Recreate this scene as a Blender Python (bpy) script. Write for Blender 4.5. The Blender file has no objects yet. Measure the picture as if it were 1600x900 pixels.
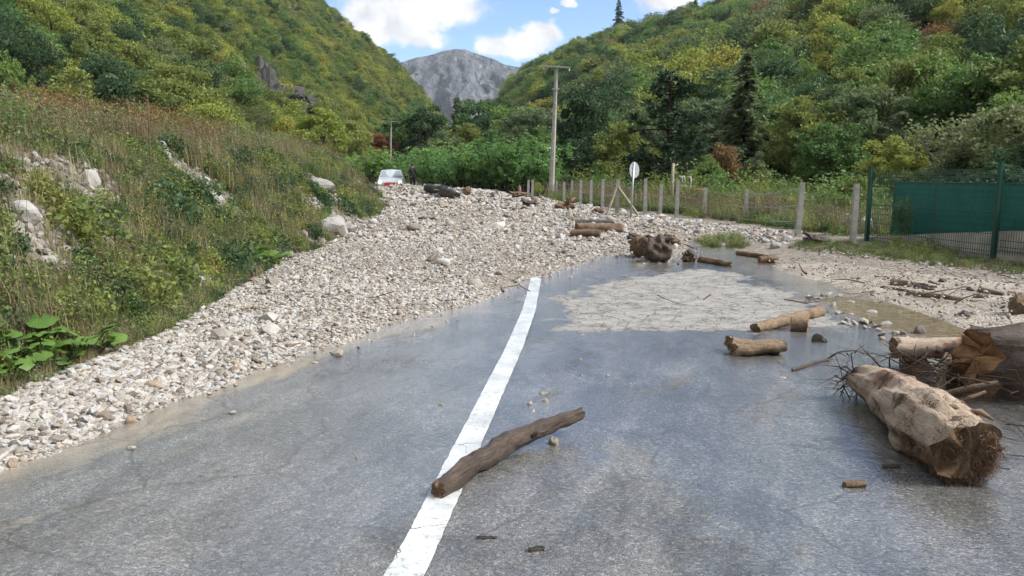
import bpy, bmesh, math, random
import numpy as np
from mathutils import Vector, Matrix, Euler

random.seed(7)
rng = np.random.default_rng(7)
SC = bpy.context.scene
COL = SC.collection

# ------------------------------------------------------------------ camera
CAM_Z = 1.6
FPX = 1200.0                      # focal length in pixels of the 1600 px wide photograph
PITCH = math.atan(175.0 / FPX)    # horizon sits at row 275
cam_d = bpy.data.cameras.new("camera")
cam = bpy.data.objects.new("camera", cam_d)
COL.objects.link(cam)
cam.location = (0, 0, CAM_Z)
cam.rotation_euler = (math.radians(90) - PITCH, 0, 0)
cam_d.sensor_width = 36.0
cam_d.lens = 36.0 * FPX / 1600.0
cam_d.clip_start = 0.05
cam_d.clip_end = 9000
SC.camera = cam

# ------------------------------------------------------------------ light
SUN_AZ = math.radians(98)        # clockwise from the view direction (+Y)
SUN_EL = math.radians(44)
SKY_STRENGTH = 0.095
EXPOSURE = 1.22
SC.view_settings.view_transform = 'Standard'
SC.view_settings.look = 'None'
SC.view_settings.exposure = EXPOSURE
SC.view_settings.gamma = 1.0
SC.view_settings.use_curve_mapping = False
sd_ = bpy.data.lights.new("sun", 'SUN')
sd_.energy = 3.0
sd_.angle = math.radians(18)
sd_.color = (1.0, 0.97, 0.92)
sun = bpy.data.objects.new("sun", sd_)
COL.objects.link(sun)
_sd = Vector((math.sin(SUN_AZ) * math.cos(SUN_EL), math.cos(SUN_AZ) * math.cos(SUN_EL), math.sin(SUN_EL)))
sun.rotation_euler = _sd.to_track_quat('Z', 'Y').to_euler()
sun.location = _sd * 50

cy = SC.cycles
cy.use_denoising = True
cy.use_adaptive_sampling = True
cy.adaptive_threshold = 0.03
cy.adaptive_min_samples = 16
try:
    cy.denoiser = 'OPENIMAGEDENOISE'
except Exception:
    pass
cy.max_bounces = 4
cy.diffuse_bounces = 2
cy.glossy_bounces = 2
cy.transmission_bounces = 3
cy.transparent_max_bounces = 6
cy.caustics_reflective = False
cy.caustics_refractive = False
cy.sample_clamp_indirect = 4.0

# ------------------------------------------------------------------ node helpers
class NT:
    def __init__(s, tree):
        s.t = tree
    def n(s, typ, _props=None, **inp):
        nd = s.t.nodes.new(typ)
        for k, v in (_props or {}).items():
            setattr(nd, k, v)
        for k, v in inp.items():
            key = int(k[1:]) if k[0] == 'i' and k[1:].isdigit() else k.replace('_', ' ')
            s.set(nd.inputs[key], v)
        return nd
    def set(s, sock, v):
        if isinstance(v, bpy.types.NodeSocket):
            s.t.links.new(v, sock)
        else:
            if sock.type == 'RGBA' and isinstance(v, (tuple, list)) and len(v) == 3:
                v = (*v, 1)
            sock.default_value = v
    def math(s, op, a, b=0.0, c=0.0, clamp=False):
        nd = s.t.nodes.new('ShaderNodeMath'); nd.operation = op; nd.use_clamp = clamp
        for i, v in enumerate((a, b, c)):
            s.set(nd.inputs[i], v)
        return nd.outputs[0]
    def vmath(s, op, a, b=(0, 0, 0)):
        nd = s.t.nodes.new('ShaderNodeVectorMath'); nd.operation = op
        s.set(nd.inputs[0], a)
        if op == 'SCALE':
            s.set(nd.inputs['Scale'], b)
        else:
            s.set(nd.inputs[1], b)
        return nd.outputs[0]
    def noise(s, vec, scale, detail=4, rough=0.55, dist=0.0, out='Factor'):
        nd = s.n('ShaderNodeTexNoise', Scale=scale, Detail=detail, Roughness=rough, Distortion=dist)
        if vec is not None:
            s.set(nd.inputs['Vector'], vec)
        return nd.outputs[0 if out == 'Factor' else 1]
    def vor(s, vec, scale, feature='F1', out='Distance', rnd=1.0):
        nd = s.n('ShaderNodeTexVoronoi', {'feature': feature}, Scale=scale, Randomness=rnd)
        if vec is not None:
            s.set(nd.inputs['Vector'], vec)
        return nd.outputs[out]
    def ramp(s, fac, stops, interp='LINEAR'):
        nd = s.t.nodes.new('ShaderNodeValToRGB')
        cr = nd.color_ramp; cr.interpolation = interp
        while len(cr.elements) < len(stops):
            cr.elements.new(0.5)
        for e, (p, c) in zip(cr.elements, stops):
            e.position = p
            e.color = (*c, 1) if isinstance(c, (tuple, list)) else (c, c, c, 1)
        s.set(nd.inputs[0], fac)
        return nd.outputs[0]
    def mix(s, fac, a, b, blend='MIX'):
        nd = s.t.nodes.new('ShaderNodeMix'); nd.data_type = 'RGBA'; nd.blend_type = blend
        s.set(nd.inputs[0], fac); s.set(nd.inputs[6], a); s.set(nd.inputs[7], b)
        return nd.outputs[2]
    def mr(s, v, a, b, c=0.0, d=1.0, smooth=False):
        nd = s.t.nodes.new('ShaderNodeMapRange')
        if smooth:
            nd.interpolation_type = 'SMOOTHSTEP'
        for i, x in enumerate((v, a, b, c, d)):
            s.set(nd.inputs[i], x)
        return nd.outputs[0]
    def bump(s, h, strength=0.5, dist=0.02, normal=None):
        nd = s.n('ShaderNodeBump', Strength=strength, Distance=dist, Height=h)
        if normal is not None:
            s.set(nd.inputs['Normal'], normal)
        return nd.outputs[0]
    def attr(s, name):
        nd = s.t.nodes.new('ShaderNodeAttribute'); nd.attribute_name = name
        return nd.outputs['Fac']
    def pos(s):
        return s.t.nodes.new('ShaderNodeNewGeometry').outputs['Position']
    def obj(s):
        return s.t.nodes.new('ShaderNodeTexCoord').outputs['Object']
    def rand(s):
        return s.t.nodes.new('ShaderNodeObjectInfo').outputs['Random']

def material(name, rough=0.8, spec=0.3):
    m = bpy.data.materials.new(name); m.use_nodes = True
    nt = NT(m.node_tree)
    bs = m.node_tree.nodes['Principled BSDF']
    bs.inputs['Roughness'].default_value = rough
    bs.inputs['Specular IOR Level'].default_value = spec
    return m, nt, bs

def plain(name, col, rough=0.7, spec=0.3, metal=0.0, var=0.25, scale=8.0, bump=0.0):
    m, nt, bs = material(name, rough, spec)
    v = nt.noise(nt.obj(), scale, 5, 0.6)
    f = nt.mr(v, 0.25, 0.75, 1 - var, 1 + var)
    c = nt.vmath('SCALE', col, f)
    nt.set(bs.inputs['Base Color'], c)
    bs.inputs['Metallic'].default_value = metal
    if bump:
        nt.set(bs.inputs['Normal'], nt.bump(v, bump, 0.02))
    return m

# ------------------------------------------------------------------ world: Nishita sky with cumulus
W = bpy.data.worlds.new("World"); SC.world = W; W.use_nodes = True
W.cycles.sampling_method = 'MANUAL'; W.cycles.sample_map_resolution = 256
wt = NT(W.node_tree)
W.node_tree.nodes.clear()
sky = wt.n('ShaderNodeTexSky', {'sky_type': 'NISHITA', 'sun_disc': False, 'sun_elevation': SUN_EL,
                                'sun_rotation': SUN_AZ, 'air_density': 1.15, 'dust_density': 0.0,
                                'ozone_density': 5.0, 'altitude': 2500})
d = wt.n('ShaderNodeTexCoord').outputs['Generated']
sep = wt.n('ShaderNodeSeparateXYZ', Vector=d)
X, Y, Z = sep.outputs
# cumulus seen over the gap, plus unseen lobes added for the road's reflection, given as bearing and height tangents about the valley axis
ys = wt.math('MAXIMUM', Y, 0.05)
U = wt.math('DIVIDE', X, ys)
V = wt.math('DIVIDE', Z, ys)
uv = wt.n('ShaderNodeCombineXYZ', X=U, Y=V).outputs[0]
wob = wt.noise(uv, 9, 4, 0.62, out='Color')
uvw = wt.vmath('ADD', uv, wt.vmath('SCALE', wt.vmath('SUBTRACT', wob, (0.5, 0.5, 0.5)), 0.075))
lobes = [  # u centre, v centre, radius u, radius v
    (-0.150, 0.200, 0.070, 0.034), (-0.090, 0.216, 0.060, 0.030), (-0.180, 0.172, 0.040, 0.020),
    (-0.125, 0.168, 0.040, 0.016),
    (0.002, 0.165, 0.050, 0.018), (0.040, 0.180, 0.024, 0.015), (-0.03, 0.160, 0.022, 0.010),
    (0.195, 0.232, 0.050, 0.024), (0.066, 0.215, 0.011, 0.005), (0.045, 0.206, 0.008, 0.004),
    (0.36, 0.28, 0.10, 0.04), (-0.42, 0.26, 0.10, 0.04),
    (-0.30, 0.36, 0.18, 0.07), (-0.12, 0.315, 0.07, 0.035), (-0.40, 0.56, 0.16, 0.08), (0.12, 0.62, 0.08, 0.03), (0.75, 0.50, 0.2, 0.08),  # above the view: clouds added to give the wet road a pale sheen
]
m = None
for (cu, cv, ru, rv) in lobes:
    q = wt.vmath('MULTIPLY', wt.vmath('SUBTRACT', uvw, (cu, cv, 0.0)), (1 / ru, 1 / rv, 0.0))
    L = wt.t.nodes.new('ShaderNodeVectorMath'); L.operation = 'LENGTH'; wt.set(L.inputs[0], q)
    g = wt.mr(L.outputs['Value'], 1.7, 0.1, 0.0, 1.0, True)
    m = g if m is None else wt.math('MAXIMUM', m, g)
front = wt.math('MULTIPLY', m, wt.mr(Y, 0.1, 0.3, 0, 1, True))
edge = wt.noise(uv, 34, 5, 0.68)
front = wt.math('ADD', front, wt.math('MULTIPLY', wt.math('SUBTRACT', edge, 0.5), 0.8))
front = wt.mr(front, 0.24, 0.74, 0, 1, True)
front = wt.math('MULTIPLY', front, wt.mr(Y, 0.1, 0.3, 0, 1, True))
# unseen sky given thicker cloud than the view, to make its light less blue
zz = wt.math('ADD', wt.math('MAXIMUM', Z, 0.0), 0.12)
pl = wt.n('ShaderNodeCombineXYZ', X=wt.math('DIVIDE', X, zz), Y=wt.math('DIVIDE', Y, zz)).outputs[0]
gen = wt.noise(pl, 1.1, 4, 0.6, 0.3)
gen = wt.mr(gen, 0.36, 0.52, 0, 1, True)
away = wt.math('MAXIMUM', wt.mr(V, 0.8, 1.2, 0, 1, True), wt.mr(Y, 0.35, 0.1, 0, 1, True))  # clear band kept ahead so the wet road reflects blue
gen = wt.math('MULTIPLY', gen, away)
cl = wt.math('MAXIMUM', front, gen)
cl = wt.math('MULTIPLY', cl, wt.mr(Z, 0.0, 0.08, 0, 1, True))
shade = wt.noise(wt.vmath('ADD', uvw, (0.0, 0.012, 0.0)), 16, 4, 0.5)
ccol = wt.ramp(shade, [(0.36, (0.66, 0.69, 0.75)), (0.56, (1.0, 0.99, 0.97))])
bgs = wt.n('ShaderNodeBackground', Color=sky.outputs[0], Strength=SKY_STRENGTH)
bgc = wt.n('ShaderNodeBackground', Color=ccol, Strength=0.50)
mx = wt.n('ShaderNodeMixShader', i0=cl, i1=bgs.outputs[0], i2=bgc.outputs[0])
wo = wt.n('ShaderNodeOutputWorld', Surface=mx.outputs[0])

# ------------------------------------------------------------------ object helpers
def tag(o, label=None, cat=None, group=None, kind=None):
    if label: o['label'] = label
    if cat: o['category'] = cat
    if group: o['group'] = group
    if kind: o['kind'] = kind
    return o

def link(name, me, parent=None, loc=(0, 0, 0), rot=(0, 0, 0), scale=(1, 1, 1)):
    o = bpy.data.objects.new(name, me)
    COL.objects.link(o)
    o.location = loc; o.rotation_euler = rot; o.scale = scale
    if parent is not None:
        o.parent = parent
    return o

def empty(name, loc, rz=0.0):
    o = link(name, None, None, loc, (0, 0, rz)); o.empty_display_size = 0.2
    return o

def mesh_np(name, v, f, mats=(), smooth=False, mi=None):
    """v (n,3) array, f (m,k) array of equal sized faces"""
    v = np.asarray(v, dtype=np.float32); f = np.asarray(f, dtype=np.int32)
    me = bpy.data.meshes.new(name)
    k = f.shape[1]
    me.vertices.add(len(v)); me.vertices.foreach_set('co', v.ravel())
    me.loops.add(f.size); me.loops.foreach_set('vertex_index', f.ravel())
    me.polygons.add(len(f))
    me.polygons.foreach_set('loop_start', np.arange(0, f.size, k, dtype=np.int32))
    if smooth:
        me.polygons.foreach_set('use_smooth', np.ones(len(f), dtype=bool))
    for mt in (mats if isinstance(mats, (list, tuple)) else [mats]):
        me.materials.append(mt)
    if mi is not None:
        me.polygons.foreach_set('material_index', np.asarray(mi, dtype=np.int32))
    me.update(calc_edges=True)
    return me

def fattr(me, name, arr):
    a = me.attributes.new(name, 'FLOAT', 'POINT')
    a.data.foreach_set('value', np.asarray(arr, dtype=np.float32))

class MB:
    """collects pieces of one part into one mesh"""
    def __init__(s):
        s.v = []; s.f = []
    def add(s, v, f):
        o = len(s.v)
        s.v += [tuple(map(float, p)) for p in v]
        s.f += [tuple(int(i) + o for i in q) for q in f]
    def box(s, c, size, rot=None):
        x, y, z = [k / 2 for k in size]
        vs = [Vector((a, b, e)) for a in (-x, x) for b in (-y, y) for e in (-z, z)]
        if rot is not None:
            R = Euler(rot).to_matrix(); vs = [R @ q for q in vs]
        s.add([q + Vector(c) for q in vs], [(0, 1, 3, 2), (4, 6, 7, 5), (0, 4, 5, 1), (2, 3, 7, 6), (0, 2, 6, 4), (1, 5, 7, 3)])
    def tube(s, pts, rad, n=8, cap=True):
        pts = [Vector(p) for p in pts]
        if not hasattr(rad, '__len__'):
            rad = [rad] * len(pts)
        vs, fs = [], []
        up = Vector((0.13, 0.21, 0.97))
        for i, p in enumerate(pts):
            t = (pts[min(i + 1, len(pts) - 1)] - pts[max(i - 1, 0)]).normalized()
            a = t.cross(up)
            if a.length < 0.15:
                a = t.cross(Vector((1, 0, 0)))
            a.normalize(); b = t.cross(a)
            for k in range(n):
                w = 2 * math.pi * k / n
                vs.append(p + (a * math.cos(w) + b * math.sin(w)) * rad[i])
        for i in range(len(pts) - 1):
            for k in range(n):
                k2 = (k + 1) % n
                fs.append((i * n + k, i * n + k2, (i + 1) * n + k2, (i + 1) * n + k))
        if cap:
            fs.append(tuple(range(n))[::-1]); fs.append(tuple((len(pts) - 1) * n + k for k in range(n)))
        s.add(vs, fs)
    def mesh(s, name, mat, smooth=False, bevel=0.0):
        me = bpy.data.meshes.new(name)
        me.from_pydata(s.v, [], s.f)
        if bevel:
            bm = bmesh.new(); bm.from_mesh(me)
            bmesh.ops.bevel(bm, geom=list(bm.edges), offset=bevel, segments=2, affect='EDGES', profile=0.6)
            bm.to_mesh(me); bm.free()
        me.materials.append(mat)
        if smooth:
            for p in me.polygons: p.use_smooth = True
        me.update()
        return me

def scatter(name, pts, rot, scl, idx, protos, label=None, cat=None):
    """one uncountable mass ('stuff'): prototype meshes instanced on points"""
    n = len(pts)
    me = bpy.data.meshes.new(name)
    me.vertices.add(n); me.vertices.foreach_set('co', np.asarray(pts, dtype=np.float32).ravel())
    scl = np.asarray(scl, dtype=np.float32)
    if scl.ndim == 1:
        scl = np.repeat(scl[:, None], 3, 1)
    for an, arr in (('rot', rot), ('scl', scl)):
        a = me.attributes.new(an, 'FLOAT_VECTOR', 'POINT'); a.data.foreach_set('vector', np.asarray(arr, dtype=np.float32).ravel())
    a = me.attributes.new('idx', 'INT', 'POINT'); a.data.foreach_set('value', np.asarray(idx, dtype=np.int32))
    o = link(name, me)
    tag(o, label, cat, None, 'stuff')
    pc = bpy.data.collections.new(name + "_shapes")
    for i, p in enumerate(protos):
        po = bpy.data.objects.new("%s_shape_%02d" % (name, i), p); pc.objects.link(po)
    g = bpy.data.node_groups.new(name + "_scatter", 'GeometryNodeTree')
    g.interface.new_socket('Geometry', in_out='INPUT', socket_type='NodeSocketGeometry')
    g.interface.new_socket('Geometry', in_out='OUTPUT', socket_type='NodeSocketGeometry')
    N = g.nodes; Lk = g.links.new
    gi = N.new('NodeGroupInput'); go = N.new('NodeGroupOutput')
    ci = N.new('GeometryNodeCollectionInfo'); ci.inputs[0].default_value = pc
    ci.inputs['Separate Children'].default_value = True; ci.inputs['Reset Children'].default_value = True
    ip = N.new('GeometryNodeInstanceOnPoints'); ip.inputs['Pick Instance'].default_value = True
    def na(nm, t):
        q = N.new('GeometryNodeInputNamedAttribute'); q.data_type = t; q.inputs[0].default_value = nm
        return q.outputs[0]
    er = N.new('FunctionNodeEulerToRotation')
    Lk(na('rot', 'FLOAT_VECTOR'), er.inputs[0])
    Lk(gi.outputs[0], ip.inputs['Points']); Lk(ci.outputs[0], ip.inputs['Instance'])
    Lk(na('idx', 'INT'), ip.inputs['Instance Index']); Lk(er.outputs[0], ip.inputs['Rotation'])
    Lk(na('scl', 'FLOAT_VECTOR'), ip.inputs['Scale']); Lk(ip.outputs[0], go.inputs[0])
    md = o.modifiers.new('scatter', 'NODES'); md.node_group = g
    return o

def copy_tree(o, parent=None):
    c = o.copy(); COL.objects.link(c); c.parent = parent
    for ch in list(o.children):
        copy_tree(ch, c)
    return c

# ------------------------------------------------------------------ numeric noise
def _hash(ix, iy, s):
    h = (ix.astype(np.int64) * 374761393 + iy.astype(np.int64) * 668265263 + s * 1442695041) & 0xffffffff
    h = ((h ^ (h >> 13)) * 1274126177) & 0xffffffff
    return ((h ^ (h >> 16)) & 0xffff) / 65535.0
def vnoise(x, y, s=0):
    x = np.asarray(x, float); y = np.asarray(y, float)
    ix = np.floor(x); iy = np.floor(y); fx = x - ix; fy = y - iy
    fx = fx * fx * (3 - 2 * fx); fy = fy * fy * (3 - 2 * fy)
    a = _hash(ix, iy, s); b = _hash(ix + 1, iy, s); c = _hash(ix, iy + 1, s); e = _hash(ix + 1, iy + 1, s)
    return (a + (b - a) * fx) * (1 - fy) + (c + (e - c) * fx) * fy
def fbm(x, y, s=0, oct=4, gain=0.5):
    x = np.asarray(x, float); y = np.asarray(y, float)
    t = 0.0; amp = 1.0; tot = 0.0
    for k in range(oct):
        t = t + amp * (vnoise(x * 2 ** k, y * 2 ** k, s + k * 17) * 2 - 1); tot += amp; amp *= gain
    return t / tot
def sm(t):
    t = np.clip(t, 0, 1); return t * t * (3 - 2 * t)

# ------------------------------------------------------------------ the lie of the land
FH = 1213.0
def ang(u): return math.degrees(math.atan((u - 800) / FH))
# bearing (deg), foot distance, ridge distance, ridge height
_R = []; _T = {}
def ridge_u(u, rf, rr, v, tree=5):
    a = ang(u); s = (275 - v) / FH; _T[a] = (s, tree)
    _R.append((a, rf, rr, max(0.5, CAM_Z + s * rr * math.cos(math.radians(a)) - tree)))
for q in [(0, 62, 330, -330), (200, 68, 330, -215), (400, 82, 330, -95), (490, 95, 330, -8, 4), (540, 105, 330, 28, 4), (600, 125, 330, 74, 4),
          (650, 160, 335, 120, 4), (690, 200, 340, 168, 4), (715, 230, 350, 240, 4),
          (745, 210, 360, 225, 7), (775, 165, 360, 160, 7), (803, 135, 350, 114, 7), (850, 100, 340, 80, 7), (900, 82, 330, 52, 7),
          (960, 72, 325, 40, 5), (1000, 66, 320, 33, 5), (1080, 60, 310, 13, 5), (1110, 58, 310, 2), (1200, 54, 300, -40), (1400, 48, 290, -130), (1600, 46, 280, -230)]:
    ridge_u(*q)
_R += [(-60, 45, 300, 140), (-90, 40, 300, 140), (-130, 60, 320, 110), (-165, 90, 400, 60), (-180, 150, 500, 40), (180, 150, 500, 40),
       (45, 46, 280, 130), (60, 50, 300, 150), (90, 55, 320, 150), (120, 60, 340, 140), (150, 90, 400, 100), (168, 120, 500, 60)]
_R.sort()
_RA = np.array(_R)
_zb = np.array([(-50, 0), (12, 0), (17, .05), (20, .1), (25, .2), (32, .38), (45, .66), (55, .82), (80, 1.1), (150, 2.5), (300, 6), (5000, 10)], float)
_xb = np.array([(-60, -3.8), (-5, -3.6), (3, -3.55), (5.3, -3.5), (6.5, -3.42), (7.8, -3.45), (9.8, -3.75), (12.8, -4.0), (17.4, -3.95), (25, -4.25), (31, -4.9), (38, -6.1), (46, -8.6), (53, -12), (70, -19), (100, -32), (200, -70)], float)
_xc = np.array([(-60, -1.0), (2, -0.55), (3.15, -0.40), (5, -0.20), (7, 0.02), (9, 0.2), (11.6, 0.36), (14, 0.40), (18, 0.3), (25, -0.3), (38, -2.4), (46, -4.7), (53, -8), (70, -15), (100, -28)], float)
def zb(y): return np.interp(y, _zb[:, 0], _zb[:, 1])
def xb(y): return np.interp(y, _xb[:, 0], _xb[:, 1])
def xc(y): return np.interp(y, _xc[:, 0], _xc[:, 1])
PA = np.array((8.9, 16.5)); PB = np.array((1.0, 37.0))      # line of the concrete fence posts
def post_side(x, y):
    t = (PB - PA) / np.linalg.norm(PB - PA)
    return (x - PA[0]) * t[1] - (y - PA[1]) * t[0]          # > 0 beyond the posts, towards the river
def H(x, y, detail=True):
    x = np.asarray(x, float); y = np.asarray(y, float)
    r = np.hypot(x, y); a = np.degrees(np.arctan2(x, y))
    rf = np.interp(a, _RA[:, 0], _RA[:, 1]); rr = np.interp(a, _RA[:, 0], _RA[:, 2]); hr = np.interp(a, _RA[:, 0], _RA[:, 3])
    t = np.clip((r - rf) / (rr - rf), 0, None)
    up = np.where(t < 1, np.minimum(t, 1) ** 1.08, 1 - 0.30 * np.clip(t - 1, 0, 2)) * hr
    z = zb(y)
    if detail:
        g = fbm(x / 55, y / 55, 3, 4) * 0.22 + fbm(x / 18, y / 18, 9, 3) * 0.07
        up = up * (1 + g * np.clip(1.25 - t, 0.15, 1))
    z = z + up
    dx = xb(y) - x
    e = 1.95 * sm(dx / 3.0) + 0.02 * np.clip(dx - 2.5, 0, 20)
    z = z + e
    if detail:
        z = z + sm(dx / 0.8) * (fbm(x * .55, y * .55, 21, 3) * 0.22 + fbm(x * 2.2, y * 2.2, 5, 2) * 0.07) * np.clip(1.2 - r / 80, 0, 1)
    xr = xc(y) + 4.25
    z = z + 0.10 * sm((x - xr) / 1.6) * (y < 40)
    ps = post_side(x, y)
    z = z - 0.9 * sm((ps - 1.8) / 4.0) * sm((26 - ps) / 8.0) * (y > 5)
    return z
_rs = np.exp(np.linspace(math.log(20), math.log(900), 400))
for _it in range(5):
    for _k in range(len(_RA)):
        if _RA[_k, 0] in _T:
            _s0, _tr = _T[_RA[_k, 0]]; _tr = 10.5 if _RA[_k, 0] > -3 else 7.0; _a = math.radians(_RA[_k, 0])
            _x, _y = np.sin(_a) * _rs, np.cos(_a) * _rs
            _m = (_rs > _RA[_k, 1] * 1.05)
            _e = np.max(((H(_x, _y) + _tr - CAM_Z) / _y)[_m])
            _RA[_k, 3] = np.clip(_RA[_k, 3] * np.clip(_s0 / max(_e, 1e-3), 0.5, 1.6), 0.5, 260)
def H1(x, y): return float(H(np.array([x]), np.array([y]))[0])

_c, _s = math.cos(PITCH), math.sin(PITCH)
def ray(u, v):
    a = (u - 800) / FPX; b = (450 - v) / FPX
    return np.array((a, _c + b * _s, -_s + b * _c))
def on_z(u, v, z=0.0):
    dr = ray(u, v); t = (z - CAM_Z) / dr[2]
    return np.array((dr[0] * t, dr[1] * t, z))
def at_y(u, v, y):
    dr = ray(u, v); t = y / dr[1]
    return np.array((dr[0] * t, y, CAM_Z + dr[2] * t))

# flood gravel outline (plan view)
GPOLY = [on_z(u, v)[:2] for (u, v) in [(-160, 815), (0, 737), (100, 698), (200, 663), (340, 608), (440, 572), (560, 531), (640, 505), (700, 491),
         (780, 460), (830, 441), (870, 432), (905, 418), (945, 401), (985, 406), (1010, 414), (1050, 412), (1072, 396), (1085, 380), (1130, 379), (1200, 391), (1232, 398), (1250, 392)]]
GPOLY += [np.array(p) for p in [(7.9, 18.6), (6.9, 21.5), (5.2, 25.5), (4.0, 28.5), (2.6, 33), (1.2, 37), (-1.5, 47), (-6, 56), (-15, 58)]]
GPOLY += [np.array((float(xb(y)) - 0.35, y)) for y in (50, 44, 38, 31, 25, 17.4, 12.8, 9.8, 7.8, 6.5, 5.3, 4, 2.2)]
GPOLY = np.array(GPOLY)
SPOLY = np.array([on_z(u, v)[:2] for (u, v) in [(1200, 416), (1225, 428), (1300, 446), (1370, 470), (1440, 500), (1520, 530), (1600, 560), (1800, 660), (2300, 700), (2300, 470), (1800, 450), (1600, 443), (1420, 424), (1300, 408)]])
def poly_sd(poly, x, y):
    x = np.asarray(x, float); y = np.asarray(y, float)
    inside = np.zeros(x.shape, bool); dmin = np.full(x.shape, 1e9)
    n = len(poly)
    for i in range(n):
        x0, y0 = poly[i]; x1, y1 = poly[(i + 1) % n]
        ex, ey = x1 - x0, y1 - y0
        t = np.clip(((x - x0) * ex + (y - y0) * ey) / (ex * ex + ey * ey + 1e-12), 0, 1)
        dmin = np.minimum(dmin, np.hypot(x - x0 - t * ex, y - y0 - t * ey))
        c = ((y0 > y) != (y1 > y)) & (x < (x1 - x0) * (y - y0) / (y1 - y0 + 1e-12) + x0)
        inside ^= c
    return np.where(inside, dmin, -dmin)
def gsd(x, y): return poly_sd(GPOLY, x, y) + fbm(np.asarray(x) * 2.2, np.asarray(y) * 1.6, 41, 3) * 0.16
def gthick(x, y, sd=None):
    if sd is None: sd = gsd(x, y)
    y = np.asarray(y, float)
    return sm(sd / 0.45) * 0.075 + sm(sd / 3.5) * 0.17 * sm((y - 6) / 8) + fbm(np.asarray(x) * .7, y * .7, 77, 3) * 0.05 * sm(sd / 0.8) + fbm(np.asarray(x) * .35, y * .35, 78, 2) * 0.2 * sm((y - 26) / 10) * sm(sd / 2)
def surf(x, y):
    x = np.asarray(x, float); y = np.asarray(y, float)
    sd = gsd(x, y)
    dx = xb(y) - x
    z = np.where(dx < 0.6, zb(y) + np.where(sd > 0, gthick(x, y, sd), 0), -9)
    zz = H(x, y)
    return np.where(sd > 0, np.maximum(z, zz), zz)
def G(u, v, lift=0.0):
    """where the sight line through a pixel of the photograph first meets the land"""
    dr = ray(u, v)
    ts = np.exp(np.linspace(math.log(2.0), math.log(600.0), 1400))
    zs = surf(dr[0] * ts, dr[1] * ts)
    k = np.nonzero(CAM_Z + dr[2] * ts < zs)[0]
    if len(k) == 0:
        raise RuntimeError("no ground at %s %s" % (u, v))
    t0, t1 = ts[max(0, k[0] - 1)], ts[k[0]]
    tt = np.linspace(t0, t1, 20); zz = surf(dr[0] * tt, dr[1] * tt)
    k = np.nonzero(CAM_Z + dr[2] * tt < zz)[0]
    t = tt[k[0]] if len(k) else t1
    x, y = dr[0] * t, dr[1] * t
    return Vector((x, y, float(surf(np.array([x]), np.array([y]))[0]) + lift))
def S1(x, y): return float(surf(np.array([x]), np.array([y]))[0])

BARE_SPOTS = [(*G(60, 255)[:2], 1.1), (*G(20, 320)[:2], 0.7), (*G(150, 290)[:2], 0.5), (*G(310, 285)[:2], 0.6), (*G(355, 330)[:2], 0.4), (*G(300, 430)[:2], 0.4), (*G(500, 290)[:2], 0.8), (*G(480, 375)[:2], 0.4)]
def barefield(x, y):
    """how far the bank is bare rubble (> 0)"""
    b = fbm(x * .33 + 4, y * .33, 61, 3) - 0.20
    for (bx, by, br) in BARE_SPOTS:
        b = np.maximum(b, 0.42 * np.exp(-((x - bx) ** 2 + (y - by) ** 2) / br ** 2) - 0.08 + fbm(x * 1.3, y * 1.3, 66, 3) * .12)
    return b

# ================================================================== LAND
# ------------------------------------------------------------------ ground sheet (bank, hills, valley floor) on a polar grid
def ground_material():
    m, nt, bs = material("hill_soil", 0.95, 0.1)
    p = nt.pos()
    n1 = nt.noise(p, 0.9, 6, 0.65); n2 = nt.noise(p, 9, 4, 0.6); n3 = nt.noise(p, 0.11, 3, 0.5)
    soil = nt.ramp(n1, [(0.3, (0.040, 0.032, 0.022)), (0.5, (0.085, 0.07, 0.045)), (0.66, (0.13, 0.12, 0.085)), (0.8, (0.26, 0.245, 0.22))])
    green = nt.ramp(n2, [(0.3, (0.018, 0.025, 0.010)), (0.7, (0.06, 0.07, 0.022))])
    c = nt.mix(nt.mr(n3, 0.35, 0.6), soil, green)
    c = nt.mix(nt.attr('bare'), c, nt.ramp(n2, [(0.25, (0.10, 0.08, 0.06)), (0.5, (0.22, 0.195, 0.165)), (0.75, (0.36, 0.335, 0.30))]))
    nt.set(bs.inputs['Base Color'], c)
    nt.set(bs.inputs['Normal'], nt.bump(nt.math('ADD', n2, n1), 0.8, 0.08))
    return m
M_GROUND = ground_material()

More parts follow.
